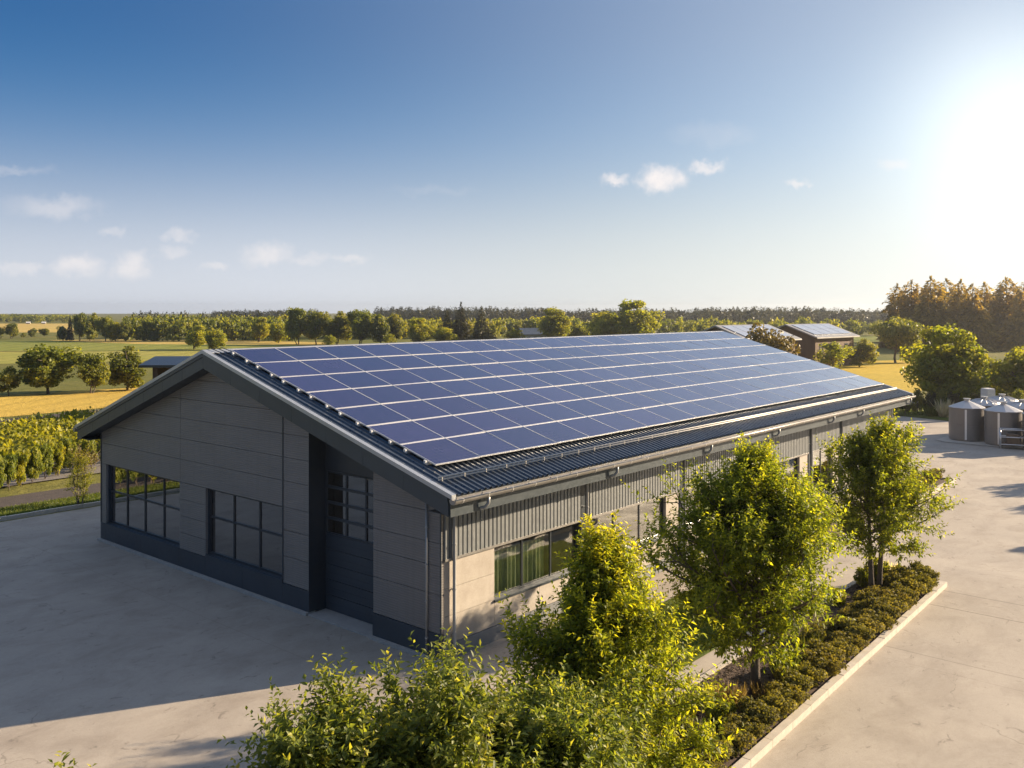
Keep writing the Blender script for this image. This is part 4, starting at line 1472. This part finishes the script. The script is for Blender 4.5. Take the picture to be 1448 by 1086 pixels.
forest('far_forest', 'thin woods on the horizon outside the view', [(-2400, -200, 150, 441, 700, 1100, 1.0, 110), (1560, 3600, 150, 425, 400, 700, .9, 150)], 13, LODEC)

# ---- low planting in the bed
SHB = []
for i in range(4):
    rng_ = np.random.default_rng(300 + i)
    v, f, tn = clump_crown(300 + i, .50, .46, .30, .30, 26, 110, .060, (.26, .42), .45)
    SHB.append(np_mesh('foliage', v, f, L_box, tn))
    if i == 3:
        v, f, tn = clump_crown(310, .52, .5, .36, .34, 26, 120, .075, (.26, .42), .4)
        SHB[3] = np_mesh('foliage', v, f, L_bright, tn)
def stems_mesh(mat):
    m = MB()
    for k in range(6):
        a = k * 1.05
        m.tube([(.03 * math.cos(a), .03 * math.sin(a), -.05), (.22 * math.cos(a), .2 * math.sin(a), .3)], [.012, .006], 4, False)
    me = bpy.data.meshes.new('stems'); me.from_pydata(m.v, [], m.f); me.materials.append(mat); me.update()
    return me
STM = stems_mesh(M_bark)
GB = 'clipped low shrubs along the kerb'
def low_shrub(x, y, s, k, lab, group, hz=1.0, z=.07):
    t = thing('low_shrub', lab, 'shrub', (x, y, z), (x * 3.1 + y) % 6.28, group)
    t.scale = (s, s, s * hz)
    link('stems', STM, t); link('foliage', SHB[k], t)
    return t
rs = random.Random(77)
nk = 30
for i in range(nk):
    x = -5.6 + i * .66
    yk = -7.33 + .028 * (x - 0)
    s = 1.08 + rs.uniform(-.12, .14)
    pos = 'far end of the row' if i == nk - 1 else ORD[nk - 1 - i] + ' from the far end' if nk - 1 - i < 20 else None
    lab = 'dull green clipped shrub against the kerb, ' + (pos or 'towards the near end of the row')
    low_shrub(x, yk + rs.uniform(-.06, .06) - .07, s, i % 3, lab, GB if pos else 'clipped shrubs at the near end of the kerb row', 1.0 if x > 12 else .82)
# second row behind, with gaps
for i in range(1, 20):
    x = -5.3 + (29 - i) * .66
    if i in (3, 8, 13) or x < 4.6:
        continue
    low_shrub(x, -6.72 + .028 * x + rs.uniform(-.12, .10), .78 + rs.uniform(-.12, .2), (i * 7) % 3, 'rounder shrub behind the kerb row, ' + ORD[i - 1] + ' in line from the far end', 'second row of clipped shrubs', .85)
# loose shrubs
for i, (x, y, s, k, h_, lab) in enumerate([
    (13.35, -6.55, 1.0, 0, 1.1, 'taller box shrub forming the corner of the bed at its far end'),
    (12.75, -6.62, .92, 1, 1.05, 'box shrub just before the corner shrub at the far end of the bed'),
    (13.0, -5.85, .95, 3, 1.2, 'bright green shrub behind the two trunked tree'),
    (12.4, -5.7, .8, 3, 1.1, 'smaller bright shrub next to the trunks of the far tree'),
    (10.9, -6.5, .72, 2, .9, 'low shrub in front of the two trunked tree'),
    (9.9, -6.75, .85, 0, .95, 'dull shrub a step before the two trunked tree'),
    (8.9, -6.55, .8, 1, .9, 'dull round shrub midway between the two bed trees'),
    (7.9, -6.75, .9, 2, .95, 'wide dull shrub under the outer branches of the broad tree'),
    (10.2, -5.7, .7, 3, 1.0, 'small bright shrub on the wall side of the bed'),
    (5.3, -6.7, .6, 3, .9, 'small bright shrub just past the trunk of the broad tree'),
    (1.2, -6.75, .85, 3, .9, 'yellowish shrub before the trunk of the broad tree'),
    (.2, -6.6, .8, 0, .9, 'dark shrub behind the kerb row, next to the feathery tree'),
    (-.9, -6.8, .9, 3, .95, 'bright shrub under the feathery tree'),
    (-2.1, -6.5, .9, 1, 1.0, 'dull shrub at the foot of the feathery tree')]):
    low_shrub(x, y, s, k, lab, 'loose shrubs inside the bed', h_)

def tuft(name, lab, cat, x, y, n, h, spread, mat, seed, group=None, z=.07, wd=.012, plume=None):
    rng = np.random.default_rng(seed)
    a = rng.uniform(0, 6.28, n); r = np.sqrt(rng.uniform(0, 1, n)) * spread * .35
    P = np.stack([np.cos(a) * r, np.sin(a) * r, np.zeros(n)], 1)
    D = unit(np.stack([np.cos(a) * rng.uniform(.05, .6, n), np.sin(a) * rng.uniform(.05, .6, n), np.ones(n)], 1))
    L = h * rng.uniform(.5, 1.1, n)
    v, f = leaf_faces(P, D, unit(rng.normal(size=(n, 3)) + np.array([0, 0, .2])), L, np.full(n, wd) * rng.uniform(.7, 1.5, n), .1)
    o = link(name, np_mesh(name, v, f, mat, np.repeat(rng.uniform(.1, .9, n), 4)), None, (x, y, z))
    return tag(o, lab, cat, group)
TG = 'grass tufts in the bed'
tuft('grass_tuft', 'dry tan grass tuft close to the trunk of the broad tree', 'grass tuft', 2.2, -6.5, 260, .5, .8, L_dry, 1, TG)
tuft('grass_tuft', 'green grass tuft beyond the trunk of the broad tree', 'grass tuft', 4.2, -6.9, 260, .55, .8, L_grass, 2, TG)
tuft('grass_tuft', 'dry tuft on the kerb side of the trunk of the broad tree', 'grass tuft', 3.0, -7.0, 220, .38, .9, L_dry, 3, TG)
tuft('grass_tuft', 'yellow green tuft in open mulch between trunk and kerb row', 'grass tuft', 6.2, -6.5, 240, .5, .8, L_grass, 4, TG)
tuft('grass_tuft', 'dry tuft at the wall side of the broad tree', 'grass tuft', 1.0, -5.9, 260, .55, 1.0, L_dry, 5, TG)
tuft('grass_tuft', 'straggly tuft under the feathery tree', 'grass tuft', .3, -6.0, 240, .5, .9, L_grass, 6, TG)
tuft('flower_clump', 'small white flowering clump beside the far box shrubs', 'flowers', 13.55, -6.0, 130, .62, .5, L_plume, 7, None, .07, .05)

# mulch bits and dry leaves in the bed, lawn blades
def scatter(name, lab, cat, x0, x1, y0, y1, n, h, wd, mat, seed, flat=False, z=.0, keep=None):
    rng = np.random.default_rng(seed)
    P = np.stack([rng.uniform(x0, x1, n), rng.uniform(y0, y1, n), np.full(n, z)], 1)
    if keep is not None:
        P = P[keep(P)]
        n = len(P)
    if flat:
        D = unit(np.stack([rng.normal(size=n), rng.normal(size=n), rng.normal(size=n) * .25], 1))
        N = unit(np.array([0, 0, 1.0]) + rng.normal(size=(n, 3)) * .4)
        P[:, 2] += rng.uniform(.005, .03, n)
    else:
        D = unit(np.stack([rng.normal(size=n) * .35, rng.normal(size=n) * .35, np.ones(n)], 1))
        N = unit(rng.normal(size=(n, 3)) + np.array([0, 0, .2]))
    L = h * rng.uniform(.5, 1.3, n)
    v, f = leaf_faces(P, D, N, L, np.full(n, wd) * rng.uniform(.6, 1.5, n), .1)
    o = link(name, np_mesh(name, v, f, mat, np.repeat(np.clip(rng.normal(size=n) * .22 + .4, 0, 1), 4)))
    return stuff(o, lab, cat)
L_chip = leaf_mat('mulch_chips', (.05, .032, .022), (.11, .075, .05), (.24, .17, .11), .05, .05, .9)
scatter('mulch_chips', 'brown bark chips covering the kerbed bed', 'mulch', -4, 14.1, -7.35, -5.35, 14000, .07, .03, L_chip, 21, True, .07)
scatter('lawn_grass', 'short green grass on the little lawn by the wall', 'grass', 3.25, 10.95, -4.55, -1.75, 16000, .07, .012, L_grass, 22, False, .012)
scatter('verge_grass', 'short green grass on the verge beyond the gable', 'grass', -14, 12, 24.1, 25.95, 16000, .10, .02, L_grass, 23, False, .10)

# second bed further along
for i in range(11):
    low_shrub(25.2 + i * .70, -2.25 + (i % 2) * .1, .95 + .05 * (i % 3), i % 3, 'box shrub in the second bed by the side wall, ' + ('at its far end' if i == 10 else ORD[10 - i] + ' from its far end'), 'box shrubs of the second bed', 1.1)

# ------------------------------------------------------------------ left side: crop, hedge, shrub
rngc = np.random.default_rng(500)
def crop_keep(P):
    return (P[:, 1] > 33.6 + (P[:, 0] - 7) * .30) & (P[:, 1] < 47 + (P[:, 0]) * .9)
n = 95000
P = np.stack([rngc.uniform(-26, 34, n), rngc.uniform(26, 66, n), np.zeros(n)], 1)
CA, CB = G(0, 622), G(110, 607)
CS = (CB[1] - CA[1]) / (CB[0] - CA[0])
P = P[(P[:, 1] > 32.4 + (P[:, 0]) * .36) & (P[:, 1] < CA[1] + (P[:, 0] - CA[0]) * CS)]
n = len(P)
hgt = 1.05 + .16 * np.sin(P[:, 0] * 2.1 + 1.3 * np.sin(P[:, 1] * .9)) * np.sin(P[:, 1] * 1.7) + rngc.normal(size=n) * .12
P[:, 2] = np.where(rngc.uniform(size=n) < .8, hgt, rngc.uniform(.1, 1, n) * hgt)
D = unit(rngc.normal(size=(n, 3)) + np.array([0, 0, .4]))
N = unit(np.array([0, 0, 1.0]) + rngc.normal(size=(n, 3)) * .7)
L = rngc.uniform(.16, .42, n)
v, f = leaf_faces(P, D, N, L, L * .7, .15)
stuff(link('crop_field', np_mesh('crop_field', v, f, L_crop, np.repeat(np.clip(.55 + .25 * np.sin(P[:, 0] * .9) * np.sin(P[:, 1] * 1.1) + rngc.normal(size=n) * .2, 0, 1), 4))), 'dense yellow green crop between the hedge and the wheat field', 'crop')
pix_sheet('crop_soil', [(-900, 720), (0, 668), (230, 630), (230, 570), (0, 594), (-900, 650)], .03, M_soil)
# tall grass fringe before the wheat
def fringe_keep(P):
    d = P[:, 1] - (CA[1] + .3 + (P[:, 0] - CA[0]) * CS)
    return (d > 0) & (d < 3.2)
scatter('tall_grass', 'fringe of tall dull grass between the crop and the wheat', 'grass', -26, 34, 30, 80, 60000, 1.0, .10, leaf_mat('tall_grass_blades', (.09, .085, .025), (.16, .14, .045), (.25, .20, .08), .35, .05), 24, False, .0, fringe_keep)
HG = 'hedge bushes along the road'
hl = ['cut by the frame edge', 'second from the frame edge', 'third from the frame edge', 'fourth from the frame edge', 'fifth from the frame edge', 'sixth from the frame edge', 'just before the bare twiggy bush']
HB = [far_tree_proto(520 + i, .55, .55, 1.0, .03, 34, 150, .062, [L_shrub, L_shrub, L_bright][i]) for i in range(3)]
for i in range(7):
    u = -6 + i * 17.5
    vb = 697 - i * 4.6
    plant('hedge_bush', 'leafy hedge bush on the roadside, ' + hl[i], 'bush', u - 15, u + 15, vb - 62 + (i % 3) * 4, vb, HB[i % 3], 90 + i, HG, half=.55)
for i in range(5):
    u = 128 + i * 22
    plant('hedge_bush', 'roadside hedge bush behind the corner of the building', 'bush', u - 16, u + 16, 606 - i * 4, 664 - i * 5, HB[i % 3], 100 + i, 'hedge bushes hidden by the building corner', half=.55)
for i in range(14):
    u = -40 - i * 24
    plant('hedge_bush', 'roadside hedge bush outside the frame', 'bush', u - 16, u + 16, 640 + i * 4, 706 + i * 6, HB[i % 3], 120 + i, 'hedge bushes outside the frame', half=.55)
# twiggy bush
def twiggy(seed, h, r, n, mat):
    rng = np.random.default_rng(seed)
    m = MB()
    for i in range(n):
        a = rng.uniform(0, 6.28); el = rng.uniform(.5, 1.4)
        p = Vector((0, 0, 0)); d = Vector((math.cos(a) * math.cos(el), math.sin(a) * math.cos(el), math.sin(el)))
        pts = [p.copy()]
        for k in range(5):
            d = (d + Vector(rng.normal(size=3)) * .25).normalized()
            p = p + d * h / 5 * rng.uniform(.7, 1.1); pts.append(p.copy())
        m.tube(pts, [.016, .013, .01, .008, .006, .004], 4, False)
    return m
x, y, z = G(117, 667)
t = thing('twiggy_bush', 'half bare pale twiggy bush at the end of the roadside hedge', 'bush', (x, y, 0))
twiggy(5, 1.9, 1, 34, plain('pale_twigs', (.34, .25, .15), .8)).build('twigs', MATS['pale_twigs'], t)
v, f, tn = clump_crown(530, 1.0, 1.0, .8, .95, 26, 30, .10, (.25, .4), .4)
link('foliage', np_mesh('foliage', v, f, L_brown, tn), t)
# shrub on the verge by the building corner
x, y, z = G(113, 717)
w, v, f, tn = near_tree(61, 1.95, .05, pro([(0, .45), (.3, .7), (.6, .62), (1, .25)]), 30, [(-.1, 0, -.3, .1, 1.0), (.1, 0, .25, -.1, .92), (0, .1, 0, .3, .85)], .025, .085, 10, 4, 3, shl=(.2, .4), spikes=9, up0=.7, up1=1.3, tipy=.6)
put_tree('verge_shrub', 'upright green shrub on the grass verge beside the gable corner', 'shrub', (x, y, .10), w, (v, f, tn), M_bark2, L_bright, None, 'stems')

# ------------------------------------------------------------------ other buildings
def barn(name, label, u, v_eave, zdist, ln, wd, he, hr, ang, wall, roofm, panels_=0, open_=False):
    x = (u - 724) / FPX * zdist
    X, Y = CX + RT[0] * x + FW[0] * zdist, CY + RT[1] * x + FW[1] * zdist
    t = thing(name, label, 'building', (X, Y, 0), ang)
    m = MB()
    a, c = ln / 2, wd / 2
    if not open_:
        m.box(-a, a, -c, -c + .2, 0, he); m.box(-a, a, c - .2, c, 0, he)
        for xx in (-a, a - .2):
            m.prism([(xx, -c + .2, 0), (xx, c - .2, 0), (xx, c - .2, he), (xx, 0, hr - .15), (xx, -c + .2, he)], (.2, 0, 0))
    else:
        m.box(-a, a, c - .2, c, 0, he)
        for k in range(6):
            xx = -a + .2 + (ln - .6) * k / 5
            m.box(xx, xx + .2, -c, -c + .2, 0, he)
        for xx in (-a, a - .2):
            m.prism([(xx, -c + .2, he * .55), (xx, c - .2, he * .55), (xx, c - .2, he), (xx, 0, hr - .15), (xx, -c + .2, he)], (.2, 0, 0))
    m.build('wall', wall, t)
    r = MB()
    o = .7
    sl = (hr - he) / c
    r.prism([(-a - o, -c - o, he - o * sl), (-a - o, 0, hr), (-a - o, c + o, he - o * sl), (-a - o, c + o, he - o * sl + .18), (-a - o, 0, hr + .2), (-a - o, -c - o, he - o * sl + .18)], (ln + 2 * o, 0, 0))
    ro = r.build('roof', roofm, t)
    if panels_:
        for k in range(panels_):
            for j in range(2):
                p = MB()
                xa = -a + .3 + (ln - .6) * k / panels_
                xb = -a + .3 + (ln - .6) * (k + 1) / panels_ - .15
                ya, yb = -c + .2 + j * (c - .6) / 2, -c + .2 + (j + 1) * (c - .6) / 2 - .1
                zz = lambda q: he + (q + c) * sl + .24
                p.prism([(xa, ya, zz(ya)), (xb, ya, zz(ya)), (xb, yb, zz(yb)), (xa, yb, zz(yb))], (0, 0, .05))
                p.build('solar_array', M_farcells, ro)
    d = MB()
    if not open_:
        d.box(-a * .2, a * .25, -c - .03, -c - .002, .02, he * .72)
        d.build('barn_door', M_trim, t)
        for q in (-.7, .6):
            g = MB(); g.box(a * q - .6, a * q + .6, -c - .03, -c - .002, he * .45, he * .75); g.build('window', M_frame, t)
    return t
barn('barn', 'brown barn with a shiny panelled roof behind the bronze tree', 1050, 470, 125, 13, 9, 4.6, 6.3, R_(-3), M_wood, M_barnroof, 5)
barn('barn', 'low barn with pale solar roof beside the round bright bush', 1142, 470, 140, 12, 9, 4.6, 6.2, R_(-6), M_wood, M_barnroof, 4)
barn('open_shed', 'dark open sided shed behind the back eave of the workshop', 283, 500, 68, 5.2, 6, 4.5, 4.85, R_(YAW - 90 + 4), M_wood, M_frame, 0, True)
def house(label, u, z, s, wallm, roofm):
    x = (u - 724) / FPX * z
    X, Y = CX + RT[0] * x + FW[0] * z, CY + RT[1] * x + FW[1] * z
    t = thing('farmhouse', label, 'house', (X, Y, 0), R_(YAW - 90 + 20))
    m = MB(); m.box(-4 * s, 4 * s, -3 * s, 3 * s, 0, 2.9 * s); m.prism([(-4 * s, -3 * s, 2.9 * s), (-4 * s, 3 * s, 2.9 * s), (-4 * s, 0, 4.6 * s)], (8 * s, 0, 0)); m.build('wall', wallm, t)
    r = MB()
    for sg in (-1, 1):
        r.prism([(-4.4 * s, sg * 3.5 * s, 2.62 * s), (-4.4 * s, 0, 4.62 * s), (-4.4 * s, 0, 4.85 * s), (-4.4 * s, sg * 3.5 * s, 2.85 * s)], (8.8 * s, 0, 0))
    r.build('roof', roofm, t)
    for q in (-2.2, 0, 2.2):
        g = MB(); g.box((q - .5) * s, (q + .5) * s, -3.03 * s, -3.002 * s, 1.0 * s, 2.1 * s); g.build('window', M_frame, t)
    return t
house('small white house with a dark roof beyond the middle of the ridge', 752, 235, .8, M_white, M_roof)
house('tiny pale farmhouse in the far stubble field, nearer the frame edge', 40, 560, .28, M_kerb, M_white)
house('tiny pale farmhouse in the far stubble field, nearer the grove', 62, 560, .28, M_kerb, M_white)

# ------------------------------------------------------------------ tanks
TG_ = 'steel storage tanks across the yard'
def tank(x, y, r, h, label, rib=False, cone=.42, rz=0.0, ladder=True):
    t = thing('storage_tank', label, 'tank', (x, y, 0), rz, TG_)
    m = MB()
    m.lathe([(r * .93, .0), (r * .93, .12), (r, .13), (r, h * .5 - .03), (r + .018, h * .5 - .025), (r + .018, h * .5 + .025), (r, h * .5 + .03), (r, h - .06), (r + .02, h - .055), (r + .02, h)], 40)
    m.build('body', M_steel, t)
    m = MB()
    if rib:
        m.lathe([(r + .03, h), (r * .86, h + cone * .5), (r * .5, h + cone * .85), (.12, h + cone), (0.001, h + cone)], 40)
        for k in range(16):
            a = 2 * PI * k / 16
            c, s = math.cos(a), math.sin(a)
            m.tube([(c * r, s * r, h + .02), (c * r * .86, s * r * .86, h + cone * .52), (c * r * .5, s * r * .5, h + cone * .88), (c * .12, s * .12, h + cone + .02)], .022, 5)
    else:
        m.lathe([(r + .04, h - .01), (r + .04, h + .02), (.16, h + cone), (.001, h + cone + .01)], 12, smooth=False)
    m.build('lid', M_steel2, t)
    m = MB()
    m.lathe([(.15, h + cone - .02), (.15, h + cone + .10), (.22, h + cone + .11), (.22, h + cone + .16), (.001, h + cone + .17)], 16)
    m.build('vent_cap', M_steel2, t)
    m = MB()
    for a in (PI * 1.22,):
        c, s = math.cos(a), math.sin(a)
        m.prism([(c * (r + .001) - s * .06, s * (r + .001) + c * .06, .13), (c * (r + .001) + s * .06, s * (r + .001) - c * .06, .13), (c * (r + .03) + s * .06, s * (r + .03) - c * .06, .13), (c * (r + .03) - s * .06, s * (r + .03) + c * .06, .13)], (0, 0, h - .2))
    m.build('seam_strip', M_alu, t)
    if ladder:
        m = MB()
        m.tube([(r + .10, 0, .1), (r + .10, 0, h * .7), (r + .0, 0, h * .72)], .035, 8)
        m.tube([(r + .10, -.0, h * .4), (r + .2, .1, h * .4)], .05, 8)
        m.build('outlet_pipe', M_alu, t)
    return t
tank(48.9, .55, 1.07, 2.15, 'front steel tank with a pointed lid, nearest the building', rz=-.5)
tank(48.15, -1.75, 1.07, 2.15, 'second front steel tank, behind the metal rack', rz=-.7)
tank(47.5, -4.05, 1.07, 2.15, 'steel tank cut by the frame edge', rz=-.3)
tank(51.6, .15, 1.07, 2.15, 'tank with a ribbed domed lid behind the first front tank', True, .38)
tank(54.3, -.35, 1.07, 2.15, 'rearmost tank with a ribbed domed lid', True, .38)
tank(50.9, -2.3, 1.07, 2.15, 'tank with a ribbed lid beside the upright vent pole', True, .38)
tank(50.2, -4.7, 1.07, 2.15, 'tank with a ribbed lid behind the tank cut by the frame', True, .38)
sheet('tank_pad', [(46.6, -6), (46.9, 1.4), (47.6, 2.1), (56, 1.6), (56, -7)], .03, M_kerb)
t = thing('vent_pole', 'pale upright vent pole with a cross arm among the tanks', 'pole', (50.1, -2.9, .03))
m = MB(); m.tube([(0, 0, 0), (0, 0, 3.55)], .055, 10); m.build('post', M_white, t)
m = MB(); m.tube([(-.18, .12, 3.3), (.18, -.12, 3.3)], .03, 6); m.tube([(-.18, .12, 3.3), (-.18, .12, 3.42)], .04, 6); m.build('cross_arm', M_alu, t)
t = thing('metal_rack', 'low tubular metal rack in front of the second steel tank', 'rack', (46.75, -2.75, .03), R_(-72))
m = MB()
for xx in (-.85, .85):
    for yy in (-.35, .35):
        m.tube([(xx, yy, 0), (xx, yy, 1.15)], .03, 6)
    m.tube([(xx, -.35, 1.15), (xx, .35, 1.15)], .03, 6)
for z in (.25, .7, 1.15):
    for yy in (-.35, .35):
        m.tube([(-.85, yy, z), (.85, yy, z)], .03, 6)
m.build('tube_frame', M_alu, t)
m = MB(); m.box(-.8, .8, -.3, .3, .28, .33); m.box(-.5, .2, -.25, .25, .33, .85); m.build('shelf_load', M_wood, t)
# white block tower
x, y, z = G(1397, 592)
t = thing('block_tower', 'slim whitewashed brick tower standing behind the tanks', 'tower', (x, y, 0), R_(YAW - 90 + 15))
mm_, tt, bb_ = base_mat('white_brick')
br = tt.new('ShaderNodeTexBrick'); br.inputs['Scale'].default_value = 2.4
br.inputs['Color1'].default_value = rgb(.62, .58, .54); br.inputs['Color2'].default_value = rgb(.70, .67, .63); br.inputs['Mortar'].default_value = rgb(.54, .51, .47)
mp = tt.new('ShaderNodeMapping'); mp.inputs['Rotation'].default_value = (R_(90), 0, 0)
tt.put(mp.inputs['Vector'], objco(tt)); tt.put(br.inputs['Vector'], mp.outputs[0]); tt.put(bb_.inputs['Base Color'], br.outputs['Color']); bb_.inputs['Roughness'].default_value = .9
m = MB(); m.box(-.36, .36, -.36, .36, 0, 2.3); m.build('shaft', mm_, t)
m = MB(); m.box(-.32, .32, -.32, .32, 2.302, 2.38); m.build('cap', M_white, t)
# hedge and bits along the grass strip
HB2 = 'shrubs at the edge of the far yard'
hn = ['at the building end of the far yard hedge', 'second in the far yard hedge', 'third in the far yard hedge, beside the white posts', 'fourth in the far yard hedge', 'fifth in the far yard hedge', 'sixth in the far yard hedge, by the pale plume grass', 'last in the far yard hedge before the tanks', 'in the far yard hedge behind the first tank', 'in the far yard hedge behind the brick tower', 'in the far yard hedge behind the vent pole', 'in the far yard hedge at the frame edge']
for i in range(11):
    u = 1262 + i * 17.5
    plant('hedge_bush', 'dark shrub ' + hn[i], 'shrub', u - 13, u + 13, 549 + (i % 2) * 3, 586 + i * .5, BUSH[1 + i % 2], 130 + i, HB2, half=.55)
for i, u in enumerate((1291.5, 1296.5)):
    x, y, z = G(u, 581)
    m = MB(); m.box(-.09, .09, -.09, .09, 0, 1.05); m.prism([(-.1, -.1, 1.052), (.1, -.1, 1.052), (.1, .1, 1.052), (-.1, .1, 1.052)], (0, 0, .06))
    tag(m.build('white_post', M_white, None, (x, y, 0)), 'short white post before the far hedge, ' + ('nearer the building of a pair' if i == 0 else 'nearer the tanks of a pair'), 'post', 'white posts by the far hedge')
x, y, z = G(1335, 590)
tuft('plume_grass', 'pale plume grass clump on the far grass strip', 'grass clump', x, y, 160, 1.5, .9, L_plume, 31, None, .0, .09)
x, y, z = G(1318, 589)
tuft('green_tuft', 'dark green rush clump beside the pale plume grass', 'grass clump', x, y, 160, 1.1, 1.2, L_grass, 32, None, .0, .05)
scatter('strip_grass', 'sunlit grass on the strip behind the far yard', 'grass', 58, 74, -2, 14, 9000, .16, .05, L_grass, 25, False, .0, lambda P: (P[:, 0] > 61.4 - (P[:, 1] - 6) * .1))

# ------------------------------------------------------------------ trees outside the frame that shade the yard and stand in the window reflections
GO = 'trees outside the frame'
def outside(x, y, h, w_, kind, seed, lab):
    t = thing('yard_tree', lab, 'tree', (x, y, 0), seed * 1.3, GO)
    t.scale = (w_ / .84, w_ / .84, h)
    link('trunk', kind[0], t); link('crown', kind[1], t)
for i, (x, y, h, w_) in enumerate([(44.5, -12.5, 5.5, 3.2), (39.5, -13.5, 5.0, 3.0), (34, -16, 5.5, 3.5), (55, -9.5, 5.5, 4)]):
    outside(x, y, h, w_, DEC[i % 4], 200 + i, 'tree beyond the frame edge that throws its shadow across the yard')
for i, (x, y, h, w_) in enumerate([(-17, 30, 6.5, 5), (-24, 33, 5.5, 4.5), (-31, 27.5, 7, 5.5), (-38, 34, 6, 5), (-46, 29, 7, 6), (-55, 36, 8, 7), (-62, 14, 7, 7), (-66, 2, 6.5, 6), (-64, 24, 8, 7)]):
    outside(x, y, h, w_, (DECB[i % 2] if i % 2 else DEC[i % 4]), 220 + i, 'tree across the yard seen only in the window panes')

# ------------------------------------------------------------------ air
hb = MB()
hb.box(-2450, 2450, -2450, 2450, -1.2, 24)
mh = bpy.data.materials.new('haze')
mh.use_nodes = True
th_ = NT(mh.node_tree)
th_.n.clear()
oo = th_.new('ShaderNodeOutputMaterial')
pv = th_.new('ShaderNodeVolumePrincipled')
pv.inputs['Color'].default_value = rgb(.93, .95, .98)
pv.inputs['Density'].default_value = .00024
pv.inputs['Anisotropy'].default_value = .74
th_.l.new(pv.outputs[0], oo.inputs['Volume'])
stuff(hb.build('haze', mh), 'thin pale haze lying over the whole landscape', 'haze')
